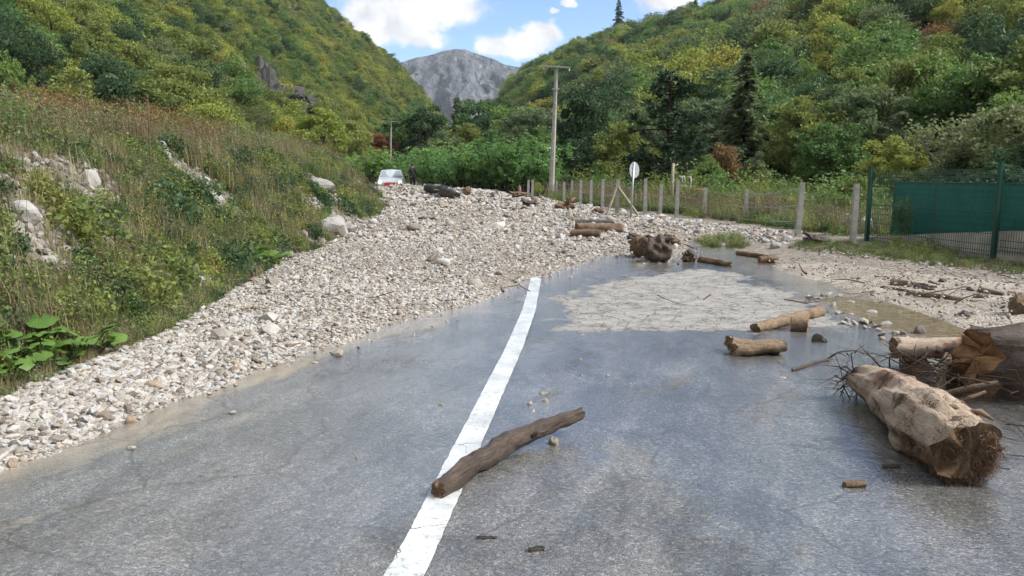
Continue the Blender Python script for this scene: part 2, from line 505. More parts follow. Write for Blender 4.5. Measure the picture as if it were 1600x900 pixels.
def build_ground():
    a = np.concatenate([np.arange(-180, -42, 2.0), np.arange(-42, 42, 0.30), np.arange(42, 180, 2.0)])
    r = np.exp(np.linspace(math.log(1.2), math.log(2000), 310))
    A, Rr = np.meshgrid(np.radians(a), r)
    x = np.sin(A) * Rr; y = np.cos(A) * Rr
    z = H(x, y)
    road = (x > xc(y) - 4.0) & (x < xc(y) + 4.2) & (np.abs(y) < 60)
    near_g = gsd(x, y) > 0.3
    z = np.where(road | (near_g & (xb(y) - x < 0.2)), z - 0.09, z)
    na, nr = len(a), len(r)
    v = np.stack([x.ravel(), y.ravel(), z.ravel()], 1)
    i = np.arange(nr - 1)[:, None] * na + np.arange(na)[None, :]
    j = np.arange(nr - 1)[:, None] * na + (np.arange(na)[None, :] + 1) % na
    f = np.stack([i, j, j + na, i + na], -1).reshape(-1, 4)
    # close the middle
    v = np.vstack([v, [[0, 0, -0.1]]]); c = len(v) - 1
    f2 = np.array([(c, (k + 1) % na, k, k) for k in range(na)])
    me = mesh_np("ground", v[:, :], np.vstack([f]), M_GROUND, True)
    # bare stony patches of the bank and the pale river bed
    dx = xb(v[:, 1]) - v[:, 0]
    bare = sm(barefield(v[:, 0], v[:, 1]) / 0.2) * (dx > 0) * (dx < 8)
    ps = post_side(v[:, 0], v[:, 1])
    bed = sm((ps - 2.0) / 2.0) * sm((22 - ps) / 6) * (v[:, 1] > 5)
    shore = (v[:, 0] > xc(v[:, 1]) + 3.9) * (ps < 1.0) * (np.abs(v[:, 1]) < 45) * 0.9
    fattr(me, 'bare', np.clip(bare + bed * 0.8 + shore, 0, 1))
    o = link("ground", me); tag(o, kind='structure')
build_ground()

# ------------------------------------------------------------------ far limestone mountain closing the valley
def build_mountain():
    m, nt, bs = material("haze_tinted_limestone", 0.95, 0.1)
    p = nt.pos()
    q = nt.vmath('MULTIPLY', p, (2.2, 1.2, 0.35))
    n1 = nt.noise(q, 0.045, 8, 0.68, 0.6); n2 = nt.noise(p, 0.012, 5, 0.6)
    c = nt.ramp(n1, [(0.36, (0.042, 0.054, 0.074)), (0.5, (0.105, 0.118, 0.140)), (0.62, (0.205, 0.215, 0.235))])  # grey limestone with the blue of distant haze put into the colour
    c = nt.mix(nt.mr(nt.noise(p, 0.03, 7, 0.75), 0.56, 0.62, 0, .7), c, (0.07, 0.085, 0.05))
    nt.set(bs.inputs['Base Color'], c)
    nt.set(bs.inputs['Normal'], nt.bump(n1, 1.0, 14.0))
    sil = np.array([(300, 200), (520, 150), (590, 122), (630, 101), (650, 95), (672, 91), (695, 84), (712, 81.5), (728, 82), (748, 89), (770, 96), (790, 105), (830, 112), (880, 124), (960, 150), (1200, 210)], float)
    nx, ny = 260, 110
    us = np.linspace(300, 1200, nx); D = 1500.0
    T, UU = np.meshgrid(np.linspace(0, 1.3, ny), us, indexing='ij')
    x = (UU - 800) / FH * D
    hs = (275 - np.interp(UU, sil[:, 0], sil[:, 1])) / FH * D
    y = D - 330 * (1 - T)
    cliff = np.abs(fbm(x / 46 + fbm(x / 90, y / 90, 2) * .8, T * 1.3, 8, 5, 0.6))
    y = y + (cliff - 0.25) * 150 * np.clip(1.0 - T, 0, 1) ** 0.5
    z = hs * np.where(T < 1, T ** 0.8, 1 - (T - 1) * 1.2) + fbm(x / 30, y / 30, 4, 4) * 6 * np.where(T < 1, 1 - 0.75 * T, 0.2)
    v = np.stack([x, y, z], -1).reshape(-1, 3)
    i = np.arange(ny - 1)[:, None] * nx + np.arange(nx - 1)[None, :]
    f = np.stack([i, i + 1, i + nx + 1, i + nx], -1).reshape(-1, 4)
    o = link("mountain", mesh_np("mountain", v, f, m, False)); tag(o, kind='structure')
build_mountain()

# ------------------------------------------------------------------ wet road
def road_material():
    m, nt, bs = material("wet_asphalt", 0.3, 0.5)
    p = nt.pos()
    en = nt.math('SUBTRACT', nt.noise(p, 5.5, 7, 0.7), 0.5)
    dry = nt.mr(nt.math('ADD', nt.attr('dry'), nt.math('MULTIPLY', en, 1.0)), 0.12, 1.0, 0, 1, True)
    dry = nt.math('MULTIPLY', dry, nt.mr(nt.attr('dry'), 0.02, 0.2))
    silt = nt.math('ADD', nt.attr('silt'), nt.math('MULTIPLY', en, 0.5), clamp=True)
    silt = nt.math('MULTIPLY', silt, nt.mr(nt.attr('silt'), 0.02, 0.25))
    film = nt.math('ADD', nt.attr('film'), nt.math('MULTIPLY', nt.math('SUBTRACT', nt.noise(nt.vmath('MULTIPLY', p, (1.0, 0.7, 1)), 2.4, 7, 0.68, 0.5), 0.5), 1.5), clamp=True)
    vc = nt.vor(p, 85, 'F1', 'Color'); vd = nt.vor(p, 85, 'F1', 'Distance')
    g = nt.n('ShaderNodeSeparateXYZ', Vector=vc).outputs[0]
    agg = nt.ramp(g, [(0.0, (0.075, 0.073, 0.069)), (0.5, (0.130, 0.127, 0.121)), (0.85, (0.185, 0.18, 0.172)), (1.0, (0.34, 0.33, 0.315))])
    vc2 = nt.vor(p, 210, 'F1', 'Color')
    agg = nt.mix(0.35, agg, nt.ramp(nt.n('ShaderNodeSeparateXYZ', Vector=vc2).outputs[1], [(0.2, (0.06, 0.058, 0.054)), (0.95, (0.32, 0.31, 0.29))]))
    big = nt.noise(p, 0.7, 5, 0.6)
    wet = nt.vmath('SCALE', nt.vmath('MULTIPLY', agg, (0.97, 0.99, 1.0)), nt.mr(nt.math('ADD', nt.math('MULTIPLY', big, .5), nt.math('MULTIPLY', nt.noise(nt.vmath('MULTIPLY', p, (1.0, .45, 1)), 2.6, 6, .7, .8), .5)), 0.38, 0.62, 0.52, 1.25))
    # pale dried silt on the crazed patch
    fl = nt.n('ShaderNodeVectorRotate', {'rotation_type': 'Z_AXIS'}, Vector=p, Angle=0.42).outputs[0]
    tr = nt.noise(nt.vmath('MULTIPLY', fl, (3.4, 0.55, 1)), 1.0, 7, 0.72, 0.7)
    wet = nt.vmath('SCALE', wet, nt.mr(tr, 0.40, 0.62, 0.86, 1.20))
    dn = nt.noise(p, 5.0, 6, 0.65)
    dryc = nt.ramp(dn, [(0.34, (0.15, 0.145, 0.135)), (0.46, (0.32, 0.31, 0.29)), (0.70, (0.47, 0.455, 0.425))])
    dryc = nt.mix(0.30, nt.vmath('SCALE', dryc, 0.80), nt.vmath('SCALE', agg, 1.7))
    wp = nt.vmath('ADD', p, nt.vmath('SCALE', nt.vmath('SUBTRACT', nt.noise(p, 3.0, 4, 0.6, out='Color'), (0.5, 0.5, 0.5)), 0.30))
    ce = nt.vor(wp, 2.3, 'DISTANCE_TO_EDGE', 'Distance'); ce2 = nt.vor(wp, 6.0, 'DISTANCE_TO_EDGE', 'Distance')
    wide = nt.mr(nt.noise(p, 1.3, 3), 0.3, 0.7, 0.004, 0.020)
    crack = nt.math('LESS_THAN', ce, wide)
    crack2 = nt.math('MULTIPLY', nt.math('LESS_THAN', ce2, 0.024), nt.mr(nt.noise(p, 1.1, 2), 0.40, 0.50))
    crack = nt.math('MAXIMUM', crack, crack2)
    crackm = nt.math('MULTIPLY', crack, nt.mr(dry, 0.03, 0.5))
    lc = nt.vor(nt.vmath('ADD', wp, (13.0, 7.0, 0)), 1.1, 'DISTANCE_TO_EDGE', 'Distance')
    lane = nt.math('MULTIPLY', nt.math('LESS_THAN', lc, 0.010), nt.mr(nt.noise(p, .6, 2), .38, .48))
    crackm = nt.math('MAXIMUM', crackm, nt.math('MULTIPLY', lane, 0.7))
    siltc = nt.ramp(nt.noise(nt.vmath('MULTIPLY', p, (2.2, 0.8, 1)), 3.0, 5, 0.6, 1.2), [(0.3, (0.20, 0.165, 0.115)), (0.7, (0.36, 0.31, 0.235))])
    c = nt.mix(silt, wet, siltc)
    c = nt.mix(dry, c, dryc)
    c = nt.mix(nt.math('MULTIPLY', crackm, 0.7), c, (0.055, 0.050, 0.044))
    nt.set(bs.inputs['Base Color'], c)
    rough = nt.mr(film, 0.0, 1.0, 0.34, 0.08)
    rough = nt.mr(dry, 0.0, 0.8, rough, 0.9)
    nt.set(bs.inputs['Roughness'], rough)
    nt.set(bs.inputs['Specular IOR Level'], nt.mr(dry, 0.0, 0.8, 0.4, 0.15))
    # stones standing through the water film, and its small running ripples
    h1 = nt.math('MULTIPLY', vd, -1.0)
    rip = nt.noise(nt.vmath('MULTIPLY', p, (1.0, 1.7, 1.0)), 17.0, 3, 0.55, 0.6)
    rip2 = nt.noise(nt.vmath('MULTIPLY', p, (1.0, 1.5, 1.0)), 46.0, 2, 0.5, 0.4)
    cb = nt.bump(rip, 0.16, 0.03); cb = nt.bump(rip2, 0.30, 0.010, cb); cb = nt.bump(h1, 0.16, 0.006, cb)
    nt.set(bs.inputs['Coat Normal'], cb)
    nt.set(bs.inputs['Coat Weight'], nt.math('MULTIPLY', nt.mr(film, 0.10, 0.42, 0.15, 1.0, True), nt.mr(dry, 0.0, 0.5, 1.0, 0.0)))
    bs.inputs['Coat Roughness'].default_value = 0.07
    bs.inputs['Coat IOR'].default_value = 2.0
    b = nt.bump(h1, 0.45, 0.008)
    b = nt.bump(rip, nt.mr(film, 0, 1, 0.06, 0.10), 0.03, b)
    b = nt.bump(rip2, 0.16, 0.008, b)
    b = nt.bump(nt.math('MULTIPLY', crackm, -1.0), 0.8, 0.01, b)
    nt.set(bs.inputs['Normal'], b)
    return m
M_ROAD = road_material()

DRY = np.array([on_z(u, v)[:2] for (u, v) in [(862, 470), (950, 440), (1060, 420), (1150, 424), (1190, 440), (1240, 462), (1290, 485), (1330, 500), (1345, 515), (1290, 512), (1180, 519), (1060, 524), (960, 526), (870, 523), (846, 500)]])
def build_road():
    def sheet(ys, ws):
        Yg, Wg = np.meshgrid(ys, ws, indexing='ij')
        x = xc(Yg) + Wg
        z = zb(Yg) + 0.012 - np.abs(Wg) * 0.002 + fbm(x * .4, Yg * .4, 33, 2) * 0.006
        return x, Yg, z
    ys = np.concatenate([np.arange(-40, 1.2, 1.0), np.arange(1.2, 20, 0.07), np.arange(20, 75, 0.8)])
    ws = np.arange(-4.05, 4.46, 0.07)
    x, y, z = sheet(ys, ws)
    # the worn edge of the asphalt wanders a little
    edge = fbm(y * 0.9, y * 0 + 3, 12, 3) * 0.16
    x = x + edge * np.clip((x - xc(y) - 3.4) / 0.9, 0, 1)
    v = np.stack([x, y, z], -1).reshape(-1, 3)
    nx = len(ws); ny = len(ys)
    i = np.arange(ny - 1)[:, None] * nx + np.arange(nx - 1)[None, :]
    f = np.stack([i, i + 1, i + nx + 1, i + nx], -1).reshape(-1, 4)
    me = mesh_np("road", v, f, M_ROAD, True)
    X, Yv = v[:, 0], v[:, 1]
    sd = poly_sd(DRY, X, Yv)
    dry = sm((sd + fbm(X * 1.8, Yv * 1.3, 51, 5, 0.7) * 0.75 + 0.02) / 0.32)
    # a second drying strip beyond the puddle and faint tongues by the line
    dry2 = sm((0.30 - np.hypot((X - on_z(1290, 505)[0]) / 1.5, Yv - on_z(1290, 505)[1]) + fbm(X * 2, Yv * 2, 52, 3) * 0.2) / 0.2)
    tong = sm((fbm(X * 1.2, Yv * 7.0, 57, 3) - 0.28) / 0.2) * sm((1.3 - np.abs(X - 1.0)) / 0.6) * sm((0.9 - np.abs(Yv - 8.4)) / 0.4) * 0.6
    dry = np.clip(np.maximum(np.maximum(dry, dry2), tong), 0, 1)
    g = -poly_sd(GPOLY, X, Yv)
    strand = fbm(X * 1.1 + Yv * 1.6, (X - Yv * .55) * 4.0, 71, 4)
    silt = sm((0.46 + 0.36 * strand - g) / 0.35) * 0.85
    silt = np.maximum(silt, 0.55 * sm((strand - 0.15) / 0.3) * sm((1.1 - g) / 0.7))
    silt = np.maximum(silt, sm((X - xc(Yv) - 3.25 + fbm(X, Yv * .7, 73, 3) * .5) / 0.6) * 0.8)
    film = sm((fbm(X * .55, Yv * .40, 81, 3) + 0.30) / 0.5)
    film = np.maximum(film, sm((Yv - 5.2) / 2.5))
    film = np.maximum(film, 0.85 * sm((X - 0.3) / 1.2))
    film = film * (0.40 + 0.60 * sm((X + 2.1 + 0.12 * Yv) / 2.0)) * (0.72 + 0.5 * fbm(X * 1.6 + Yv * .5, Yv * 1.1, 83, 4))
    film = np.clip(film * (0.75 + 0.9 * fbm(X * .9 + Yv * .5, (X - Yv * .45) * 2.2, 85, 4)) + 0.08, 0, 1)
    fattr(me, 'dry', dry); fattr(me, 'silt', silt); fattr(me, 'film', film)
    o = link("road", me); tag(o, kind='structure')
build_road()

def build_line():
    m, nt, bs = material("road_paint", 0.35, 0.5)
    p = nt.pos()
    n = nt.noise(p, 4.0, 6, 0.65); vd = nt.vor(p, 95, 'F1', 'Distance')
    c = nt.ramp(n, [(0.28, (0.36, 0.37, 0.37)), (0.55, (0.54, 0.56, 0.565)), (0.8, (0.63, 0.645, 0.65))])
    wp = nt.vmath('ADD', p, nt.vmath('SCALE', nt.vmath('SUBTRACT', nt.noise(p, 6.0, 4, 0.6, out='Color'), (0.5, 0.5, 0.5)), 0.16))
    ce = nt.vor(wp, 2.1, 'DISTANCE_TO_EDGE', 'Distance')
    cr = nt.math('MULTIPLY', nt.math('LESS_THAN', ce, 0.007), nt.mr(nt.noise(p, 1.6, 2), 0.42, 0.5))
    wear = nt.math('MULTIPLY', nt.mr(nt.noise(p, 30, 6, 0.75), 0.54, 0.64), nt.mr(nt.noise(p, 1.4, 2), 0.36, 0.58, 0.15, 0.9))
    c = nt.mix(nt.math('MAXIMUM', cr, wear), c, (0.17, 0.165, 0.155))
    nt.set(bs.inputs['Base Color'], c)
    nt.set(bs.inputs['Normal'], nt.bump(nt.noise(p, 40, 2), 0.22, 0.006, nt.bump(vd, 0.22, 0.006)))
    ys = np.arange(1.3, 12.6, 0.04)
    w = np.linspace(-0.080, 0.080, 7)
    Yg, Wg = np.meshgrid(ys, w, indexing='ij')
    ed = np.where(np.abs(Wg) > 0.075, fbm(Yg * 14, Wg * 40, 90, 3) * 0.006, 0)
    sl = np.gradient(xc(ys), ys)[:, None]
    x = xc(Yg) + (Wg + ed) * np.sqrt(1 + sl ** 2)
    z = zb(Yg) + 0.012 - np.abs(Wg) * 0.002 + fbm(x * .4, Yg * .4, 33, 2) * 0.006 + 0.004
    v = np.stack([x, Yg, z], -1).reshape(-1, 3)
    nx, ny = len(w), len(ys)
    i = np.arange(ny - 1)[:, None] * nx + np.arange(nx - 1)[None, :]
    f = np.stack([i, i + 1, i + nx + 1, i + nx], -1).reshape(-1, 4)
    o = link("road_marking", mesh_np("road_marking", v, f, m, True)); tag(o, kind='structure')
build_line()

# ------------------------------------------------------------------ muddy puddle at the road's right edge
def sheet_from_poly(name, poly, step, zf, mat, noise_amp=0.12, seed=5, sdmin=0.0):
    lo = poly.min(0) - 0.3; hi = poly.max(0) + 0.3
    xs = np.arange(lo[0], hi[0], step); ys = np.arange(lo[1], hi[1], step)
    Xg, Yg = np.meshgrid(xs, ys)
    sd = poly_sd(poly, Xg, Yg) + fbm(Xg * 2.2, Yg * 1.6, seed, 3) * noise_amp
    keep = sd > sdmin
    i = np.arange(len(ys) - 1)[:, None] * len(xs) + np.arange(len(xs) - 1)[None, :]
    q = np.stack([i, i + 1, i + len(xs) + 1, i + len(xs)], -1).reshape(-1, 4)
    k = keep.ravel()
    q = q[k[q].any(1)]
    used = np.unique(q); mp = np.full(Xg.size, -1); mp[used] = np.arange(len(used))
    z = zf(Xg, Yg, sd)
    v = np.stack([Xg.ravel(), Yg.ravel(), z.ravel()], 1)[used]
    return mesh_np(name, v, mp[q], mat, True), v
def build_puddle():
    m, nt, bs = material("muddy_water", 0.06, 0.5)
    p = nt.pos()
    c = nt.ramp(nt.noise(nt.vmath('MULTIPLY', p, (1.5, 0.7, 1)), 2.5, 4, 0.6, 1.0), [(0.3, (0.13, 0.10, 0.055)), (0.7, (0.21, 0.165, 0.10))])
    nt.set(bs.inputs['Base Color'], c)
    r1 = nt.noise(nt.vmath('MULTIPLY', p, (1.0, 1.6, 1.0)), 9, 3, 0.5, 0.8)
    nt.set(bs.inputs['Normal'], nt.bump(r1, 0.18, 0.05))
    poly = np.array([on_z(u, v)[:2] for (u, v) in [(1262, 470), (1320, 464), (1400, 478), (1470, 500), (1530, 524), (1640, 556), (1760, 610), (1700, 640), (1540, 560), (1440, 534), (1380, 520), (1330, 500), (1300, 484)]])
    me, v = sheet_from_poly("puddle", poly, 0.04, lambda x, y, sd: zb(y) - 0.006 + 0.032 * sm((sd + 0.04) / 0.12), m, 0.10, 5, -0.08)
    o = link("puddle", me); tag(o, kind='structure')
    return poly
PUDDLE = build_puddle()

# ------------------------------------------------------------------ flood gravel: bed sheets and stones
def gravel_material(name, ca, cb, cc):
    m, nt, bs = material(name, 0.9, 0.2)
    p = nt.pos()
    n = nt.noise(p, 1.2, 5, 0.6); vc = nt.vor(p, 42, 'F1', 'Color'); vd = nt.vor(p, 42, 'F1', 'Distance')
    g = nt.n('ShaderNodeSeparateXYZ', Vector=vc).outputs[0]
    c = nt.ramp(g, [(0.0, ca), (0.5, cb), (1.0, cc)])
    c = nt.vmath('SCALE', c, nt.mr(n, 0.3, 0.7, 0.7, 1.15))
    nt.set(bs.inputs['Base Color'], c)
    nt.set(bs.inputs['Normal'], nt.bump(nt.math('MULTIPLY', vd, -1), 0.9, 0.03))
    return m
M_GRAV = gravel_material("gravel_bed", (0.15, 0.12, 0.09), (0.28, 0.24, 0.195), (0.42, 0.38, 0.33))
M_SAND = gravel_material("silty_sand", (0.24, 0.20, 0.16), (0.38, 0.335, 0.28), (0.50, 0.46, 0.40))
me, _v = sheet_from_poly("gravel_bank", GPOLY, 0.13, lambda x, y, sd: zb(y) + np.where(sd > 0, gthick(x, y, sd), -0.03), M_GRAV, 0.16, 41)
o = link("gravel_bank", me); tag(o, kind='structure')
me, _v = sheet_from_poly("silt_shore", SPOLY, 0.07, lambda x, y, sd: zb(y) - 0.03 + 0.06 * sm((sd + 0.1) / 0.3) + 0.11 * sm(sd / 1.5) + fbm(x * 2, y * 2, 14, 3) * 0.012 * sm(sd / .3), M_SAND, 0.10, 15, -0.15)
o = link("silt_shore", me); tag(o, kind='structure')

def rock_mesh(name, seed, mat, sub=2, flat=0.6, jag=0.28, smooth=False, size=1.0):
    bm = bmesh.new()
    bmesh.ops.create_icosphere(bm, subdivisions=sub, radius=1.0)
    r = np.random.default_rng(seed)
    planes = [(Vector(r.normal(size=3)).normalized(), 0.62 + 0.34 * r.random()) for _ in range(int(9))]
    ax = Vector((1.0, 0.62 + 0.3 * r.random(), flat))
    off = r.random(3) * 50
    co = np.array([v.co for v in bm.verts]); co /= np.linalg.norm(co, axis=1, keepdims=True)
    k = np.ones(len(co))
    for n, h in planes:
        t = co @ np.array(n)
        k = np.where(t > 0.05, np.minimum(k, h / np.maximum(t, 0.05)), k)
    w = fbm(co[:, 0] * 1.7 + off[0] + co[:, 2], co[:, 1] * 1.7 + off[1] - co[:, 2] * .7, seed % 97, 4, 0.6)
    co = co * (k * (1 + jag * w * .6))[:, None] * np.array(ax)[None] * size
    for v, q in zip(bm.verts, co): v.co = q
    me = bpy.data.meshes.new(name); bm.to_mesh(me); bm.free()
    me.materials.append(mat)
    if smooth:
        for p in me.polygons: p.use_smooth = True
    return me
def stone_material(name, stops, rough=0.8, sc=9.0, wet=False):
    m, nt, bs = material(name, rough, 0.3 if not wet else 0.6)
    c = nt.ramp(nt.rand(), stops)
    o = nt.obj()
    n = nt.noise(o, sc, 5, 0.65); n2 = nt.noise(o, sc * 0.25, 3, 0.6)
    c = nt.vmath('SCALE', c, nt.mr(n, 0.25, 0.75, 0.72, 1.2))
    c = nt.mix(nt.mr(n2, 0.55, 0.72, 0, 0.45), c, (0.16, 0.12, 0.08))
    nt.set(bs.inputs['Base Color'], c)
    nt.set(bs.inputs['Normal'], nt.bump(n, 0.5, 0.03))
    return m
M_PEB = stone_material("pebble_stone", [(0.0, (0.12, 0.095, 0.075)), (0.08, (0.20, 0.165, 0.135)), (0.20, (0.28, 0.255, 0.22)), (0.5, (0.37, 0.345, 0.31)), (0.78, (0.445, 0.425, 0.395)), (0.92, (0.37, 0.37, 0.375)), (0.97, (0.42, 0.35, 0.28)), (1.0, (0.38, 0.28, 0.19))], 0.75, 1.6)
PEBBLES = [rock_mesh("pebble", 100 + i, M_PEB, 2 if i < 4 else 1, 0.42 + 0.05 * i, 0.35, i in (1, 4)) for i in range(8)]

def gravel_points(n, ymin, ymax, smin, smax, sd_lo, dens_pow=1.0, xr=(-14, 9), lift=0.25):
    out = []
    tot = 0
    while tot < n:
        k = n * 3
        y = rng.uniform(ymin, ymax, k)
        x = rng.uniform(xr[0], xr[1], k)
        ok = (np.abs(x / y) < 0.80) & (y > 2)
        x, y = x[ok], y[ok]
        sd = gsd(x, y)
        ok = (sd > sd_lo) & ((rng.random(len(x)) < .40) | (fbm(x * .8, y * .45, 44, 4) < .06) | (y < 6))
        x, y, sd = x[ok], y[ok], sd[ok]
        out.append(np.stack([x, y, sd], 1)); tot += len(x)
        if len(out) > 60: break
    q = np.vstack(out)[:n]
    x, y, sd = q.T
    s = np.exp(rng.normal(-.08, 0.60, len(x))) * (smin + smax) / 2
    s = np.clip(s, smin * .5, smax * 2.6) * np.where(sd < 0.12, 0.8, 1)
    z = zb(y) + np.where(sd > 0, gthick(x, y, sd), 0.012) + s * lift * rng.uniform(-0.3, 1.2, len(x))
    return np.stack([x, y, z], 1), s
P, S_ = [], []
for args in [(26000, 3.0, 8.0, 0.009, 0.020, 0.0, 1, (-5, 0.0)), (20000, 6.0, 10.5, 0.009, 0.019, 0.0, 1, (-5, 2.0)), (44000, 8.0, 17.0, 0.008, 0.020, 0.02, 1, (-5, 8)),
             (26000, 16.0, 27.0, 0.013, 0.034, 0.05, 1, (-7, 8)), (15000, 26.0, 56.0, 0.024, 0.065, 0.1, 1, (-15, 6)), (220, 7.0, 20.0, 0.035, 0.07, 0.25, 1, (-5, 7)), (260, 18.0, 34.0, 0.05, 0.11, 0.3, 1, (-7, 7)), (500, 34.0, 56.0, 0.06, 0.12, 0.3, 1, (-15, 5))]:
    p_, s_ = gravel_points(*args)
    P.append(p_); S_.append(s_)
# a scattered fringe washed out on to the asphalt
fr = rng.uniform(0, 1, (5000, 2)); fx = -4 + fr[:, 0] * 9; fy = 3 + fr[:, 1] * 14
fs = gsd(fx, fy); ok = (fs < 0.02) & (fs > -0.6) & (rng.random(5000) < np.exp(fs * 7)) & (xb(fy) < fx)
P.append(np.stack([fx[ok], fy[ok], zb(fy[ok]) + 0.016], 1)); S_.append(rng.uniform(0.008, 0.026, ok.sum()))
# pebbles along the puddle and the silt shore
q = rng.uniform(0, 1, (9000, 2)); qx = 2.5 + q[:, 0] * 8; qy = 6 + q[:, 1] * 11
s1 = poly_sd(SPOLY, qx, qy); s2 = poly_sd(PUDDLE, qx, qy)
ok = (s1 > 0) & (rng.random(9000) < 0.55)
P.append(np.stack([qx[ok], qy[ok], H(qx[ok], qy[ok]) + 0.08], 1)); S_.append(rng.uniform(0.008, 0.030, ok.sum()))
ok = (np.abs(s2 + 0.05) < 0.16) & (qx < 4.4) & (rng.random(9000) < 0.4)
P.append(np.stack([qx[ok], qy[ok], zb(qy[ok]) + 0.022], 1)); S_.append(rng.uniform(0.012, 0.05, ok.sum()))
P = np.vstack(P); S_ = np.concatenate(S_)
scatter("gravel", P, rng.uniform(0, 6.28, (len(P), 3)) * np.array([0.12, 0.12, 1]), np.stack([S_ * rng.uniform(.8, 1.5, len(S_)), S_, S_ * rng.uniform(.7, 1.1, len(S_))], 1), rng.integers(0, len(PEBBLES), len(P)), PEBBLES,
        "pale limestone gravel washed across the road by the flood", "gravel")

# ================================================================== VEGETATION
def leaf_material(name, cols, trans=0.42, rough=0.55, spread=0.30):
    """cols: stops over the plant's own random value; each leaf varies a little around it"""
    m, nt, bs = material(name, rough, 0.25)
    c = nt.ramp(nt.rand(), [(i / max(1, len(cols) - 1), q) for i, q in enumerate(cols)])
    isl = nt.t.nodes.new('ShaderNodeNewGeometry').outputs['Random Per Island']
    c = nt.vmath('SCALE', c, nt.mr(isl, 0, 1, 1 - spread, 1 + spread))
    hs = nt.n('ShaderNodeHueSaturation', Hue=nt.mr(isl, 0, 1, 0.485, 0.512), Saturation=1.0, Value=1.0, Color=c).outputs[0]
    nt.set(bs.inputs['Base Color'], hs)
    tr = nt.n('ShaderNodeBsdfTranslucent', Color=hs)
    mx = nt.n('ShaderNodeMixShader', i0=trans, i1=bs.outputs[0], i2=tr.outputs[0])
    out = [n for n in nt.t.nodes if n.type == 'OUTPUT_MATERIAL'][0]
    nt.set(out.inputs['Surface'], mx.outputs[0])
    return m
L_GREEN = leaf_material("leaf_green", [(0.080, 0.160, 0.048), (0.125, 0.220, 0.062), (0.175, 0.270, 0.072)])
L_DARK = leaf_material("leaf_dark", [(0.046, 0.092, 0.042), (0.072, 0.130, 0.055)])
L_OLIVE = leaf_material("leaf_olive", [(0.150, 0.200, 0.056), (0.200, 0.250, 0.066), (0.250, 0.275, 0.072)])
L_YEL = leaf_material("leaf_yellow_green", [(0.240, 0.305, 0.068), (0.310, 0.350, 0.076), (0.370, 0.350, 0.080)])
L_RUST = leaf_material("leaf_rust", [(0.20, 0.105, 0.050), (0.26, 0.135, 0.060), (0.24, 0.17, 0.075)])
L_SAGE = leaf_material("leaf_grey_green", [(0.110, 0.160, 0.075), (0.150, 0.195, 0.090), (0.185, 0.220, 0.095)])
L_ROB = leaf_material("leaf_locust", [(0.135, 0.290, 0.095), (0.190, 0.350, 0.105), (0.250, 0.390, 0.110)], 0.45)
L_CON = leaf_material("needles", [(0.032, 0.066, 0.032), (0.056, 0.100, 0.048)], 0.08)
L_BUTTER = leaf_material("butterbur_leaf", [(0.090, 0.170, 0.034), (0.130, 0.215, 0.046)], 0.3, 0.45, 0.15)
L_STRAW = leaf_material("dry_grass", [(0.25, 0.215, 0.115), (0.32, 0.28, 0.16), (0.19, 0.16, 0.085)], 0.2)
L_STEM = leaf_material("dry_stalks", [(0.115, 0.080, 0.055), (0.17, 0.125, 0.080), (0.21, 0.165, 0.105)], 0.05)
L_GRASS = leaf_material("grass_blades", [(0.075, 0.105, 0.030), (0.115, 0.140, 0.042), (0.165, 0.165, 0.062)], 0.3)
def bark_material(name, a, b, sc=14):
    m, nt, bs = material(name, 0.92, 0.15)
    n = nt.noise(nt.vmath('MULTIPLY', nt.obj(), (1, 1, 0.25)), sc, 6, 0.65)
    nt.set(bs.inputs['Base Color'], nt.ramp(n, [(0.3, a), (0.7, b)]))
    nt.set(bs.inputs['Normal'], nt.bump(n, 0.7, 0.04))
    return m
BARK = bark_material("tree_bark", (0.035, 0.028, 0.022), (0.12, 0.10, 0.085))
BARK_D = bark_material("pine_bark", (0.020, 0.015, 0.012), (0.075, 0.055, 0.042))
BARK_G = bark_material("grey_bark", (0.13, 0.12, 0.11), (0.33, 0.31, 0.285))

def quads(c, axis, side, L, Wd, bend=None):
    """leaf quads: centre, long axis, side axis (n,3); lengths"""
    L = np.asarray(L)[:, None] / 2; Wd = np.asarray(Wd)[:, None] / 2
    v = np.stack([c - axis * L, c + side * Wd, c + axis * L, c - side * Wd], 1).reshape(-1, 3)
    return v, np.arange(len(c) * 4).reshape(-1, 4)
def rnd_dirs(r, n, up=0.0):
    d = r.normal(size=(n, 3)); d[:, 2] += up
    return d / np.linalg.norm(d, axis=1, keepdims=True)
def leafcloud(r, c, size, up=0.6, aspect=0.62, droop=0.0):
    n = len(c)
    nrm = rnd_dirs(r, n, up)
    a = np.cross(nrm, rnd_dirs(r, n)); a /= np.linalg.norm(a, axis=1, keepdims=True)
    a[:, 2] -= droop; a /= np.linalg.norm(a, axis=1, keepdims=True)
    s = np.cross(nrm, a); s /= np.linalg.norm(s, axis=1, keepdims=True) + 1e-9
    L = size * np.exp(r.normal(0, 0.3, n))
    return quads(c, a, s, L, L * aspect)

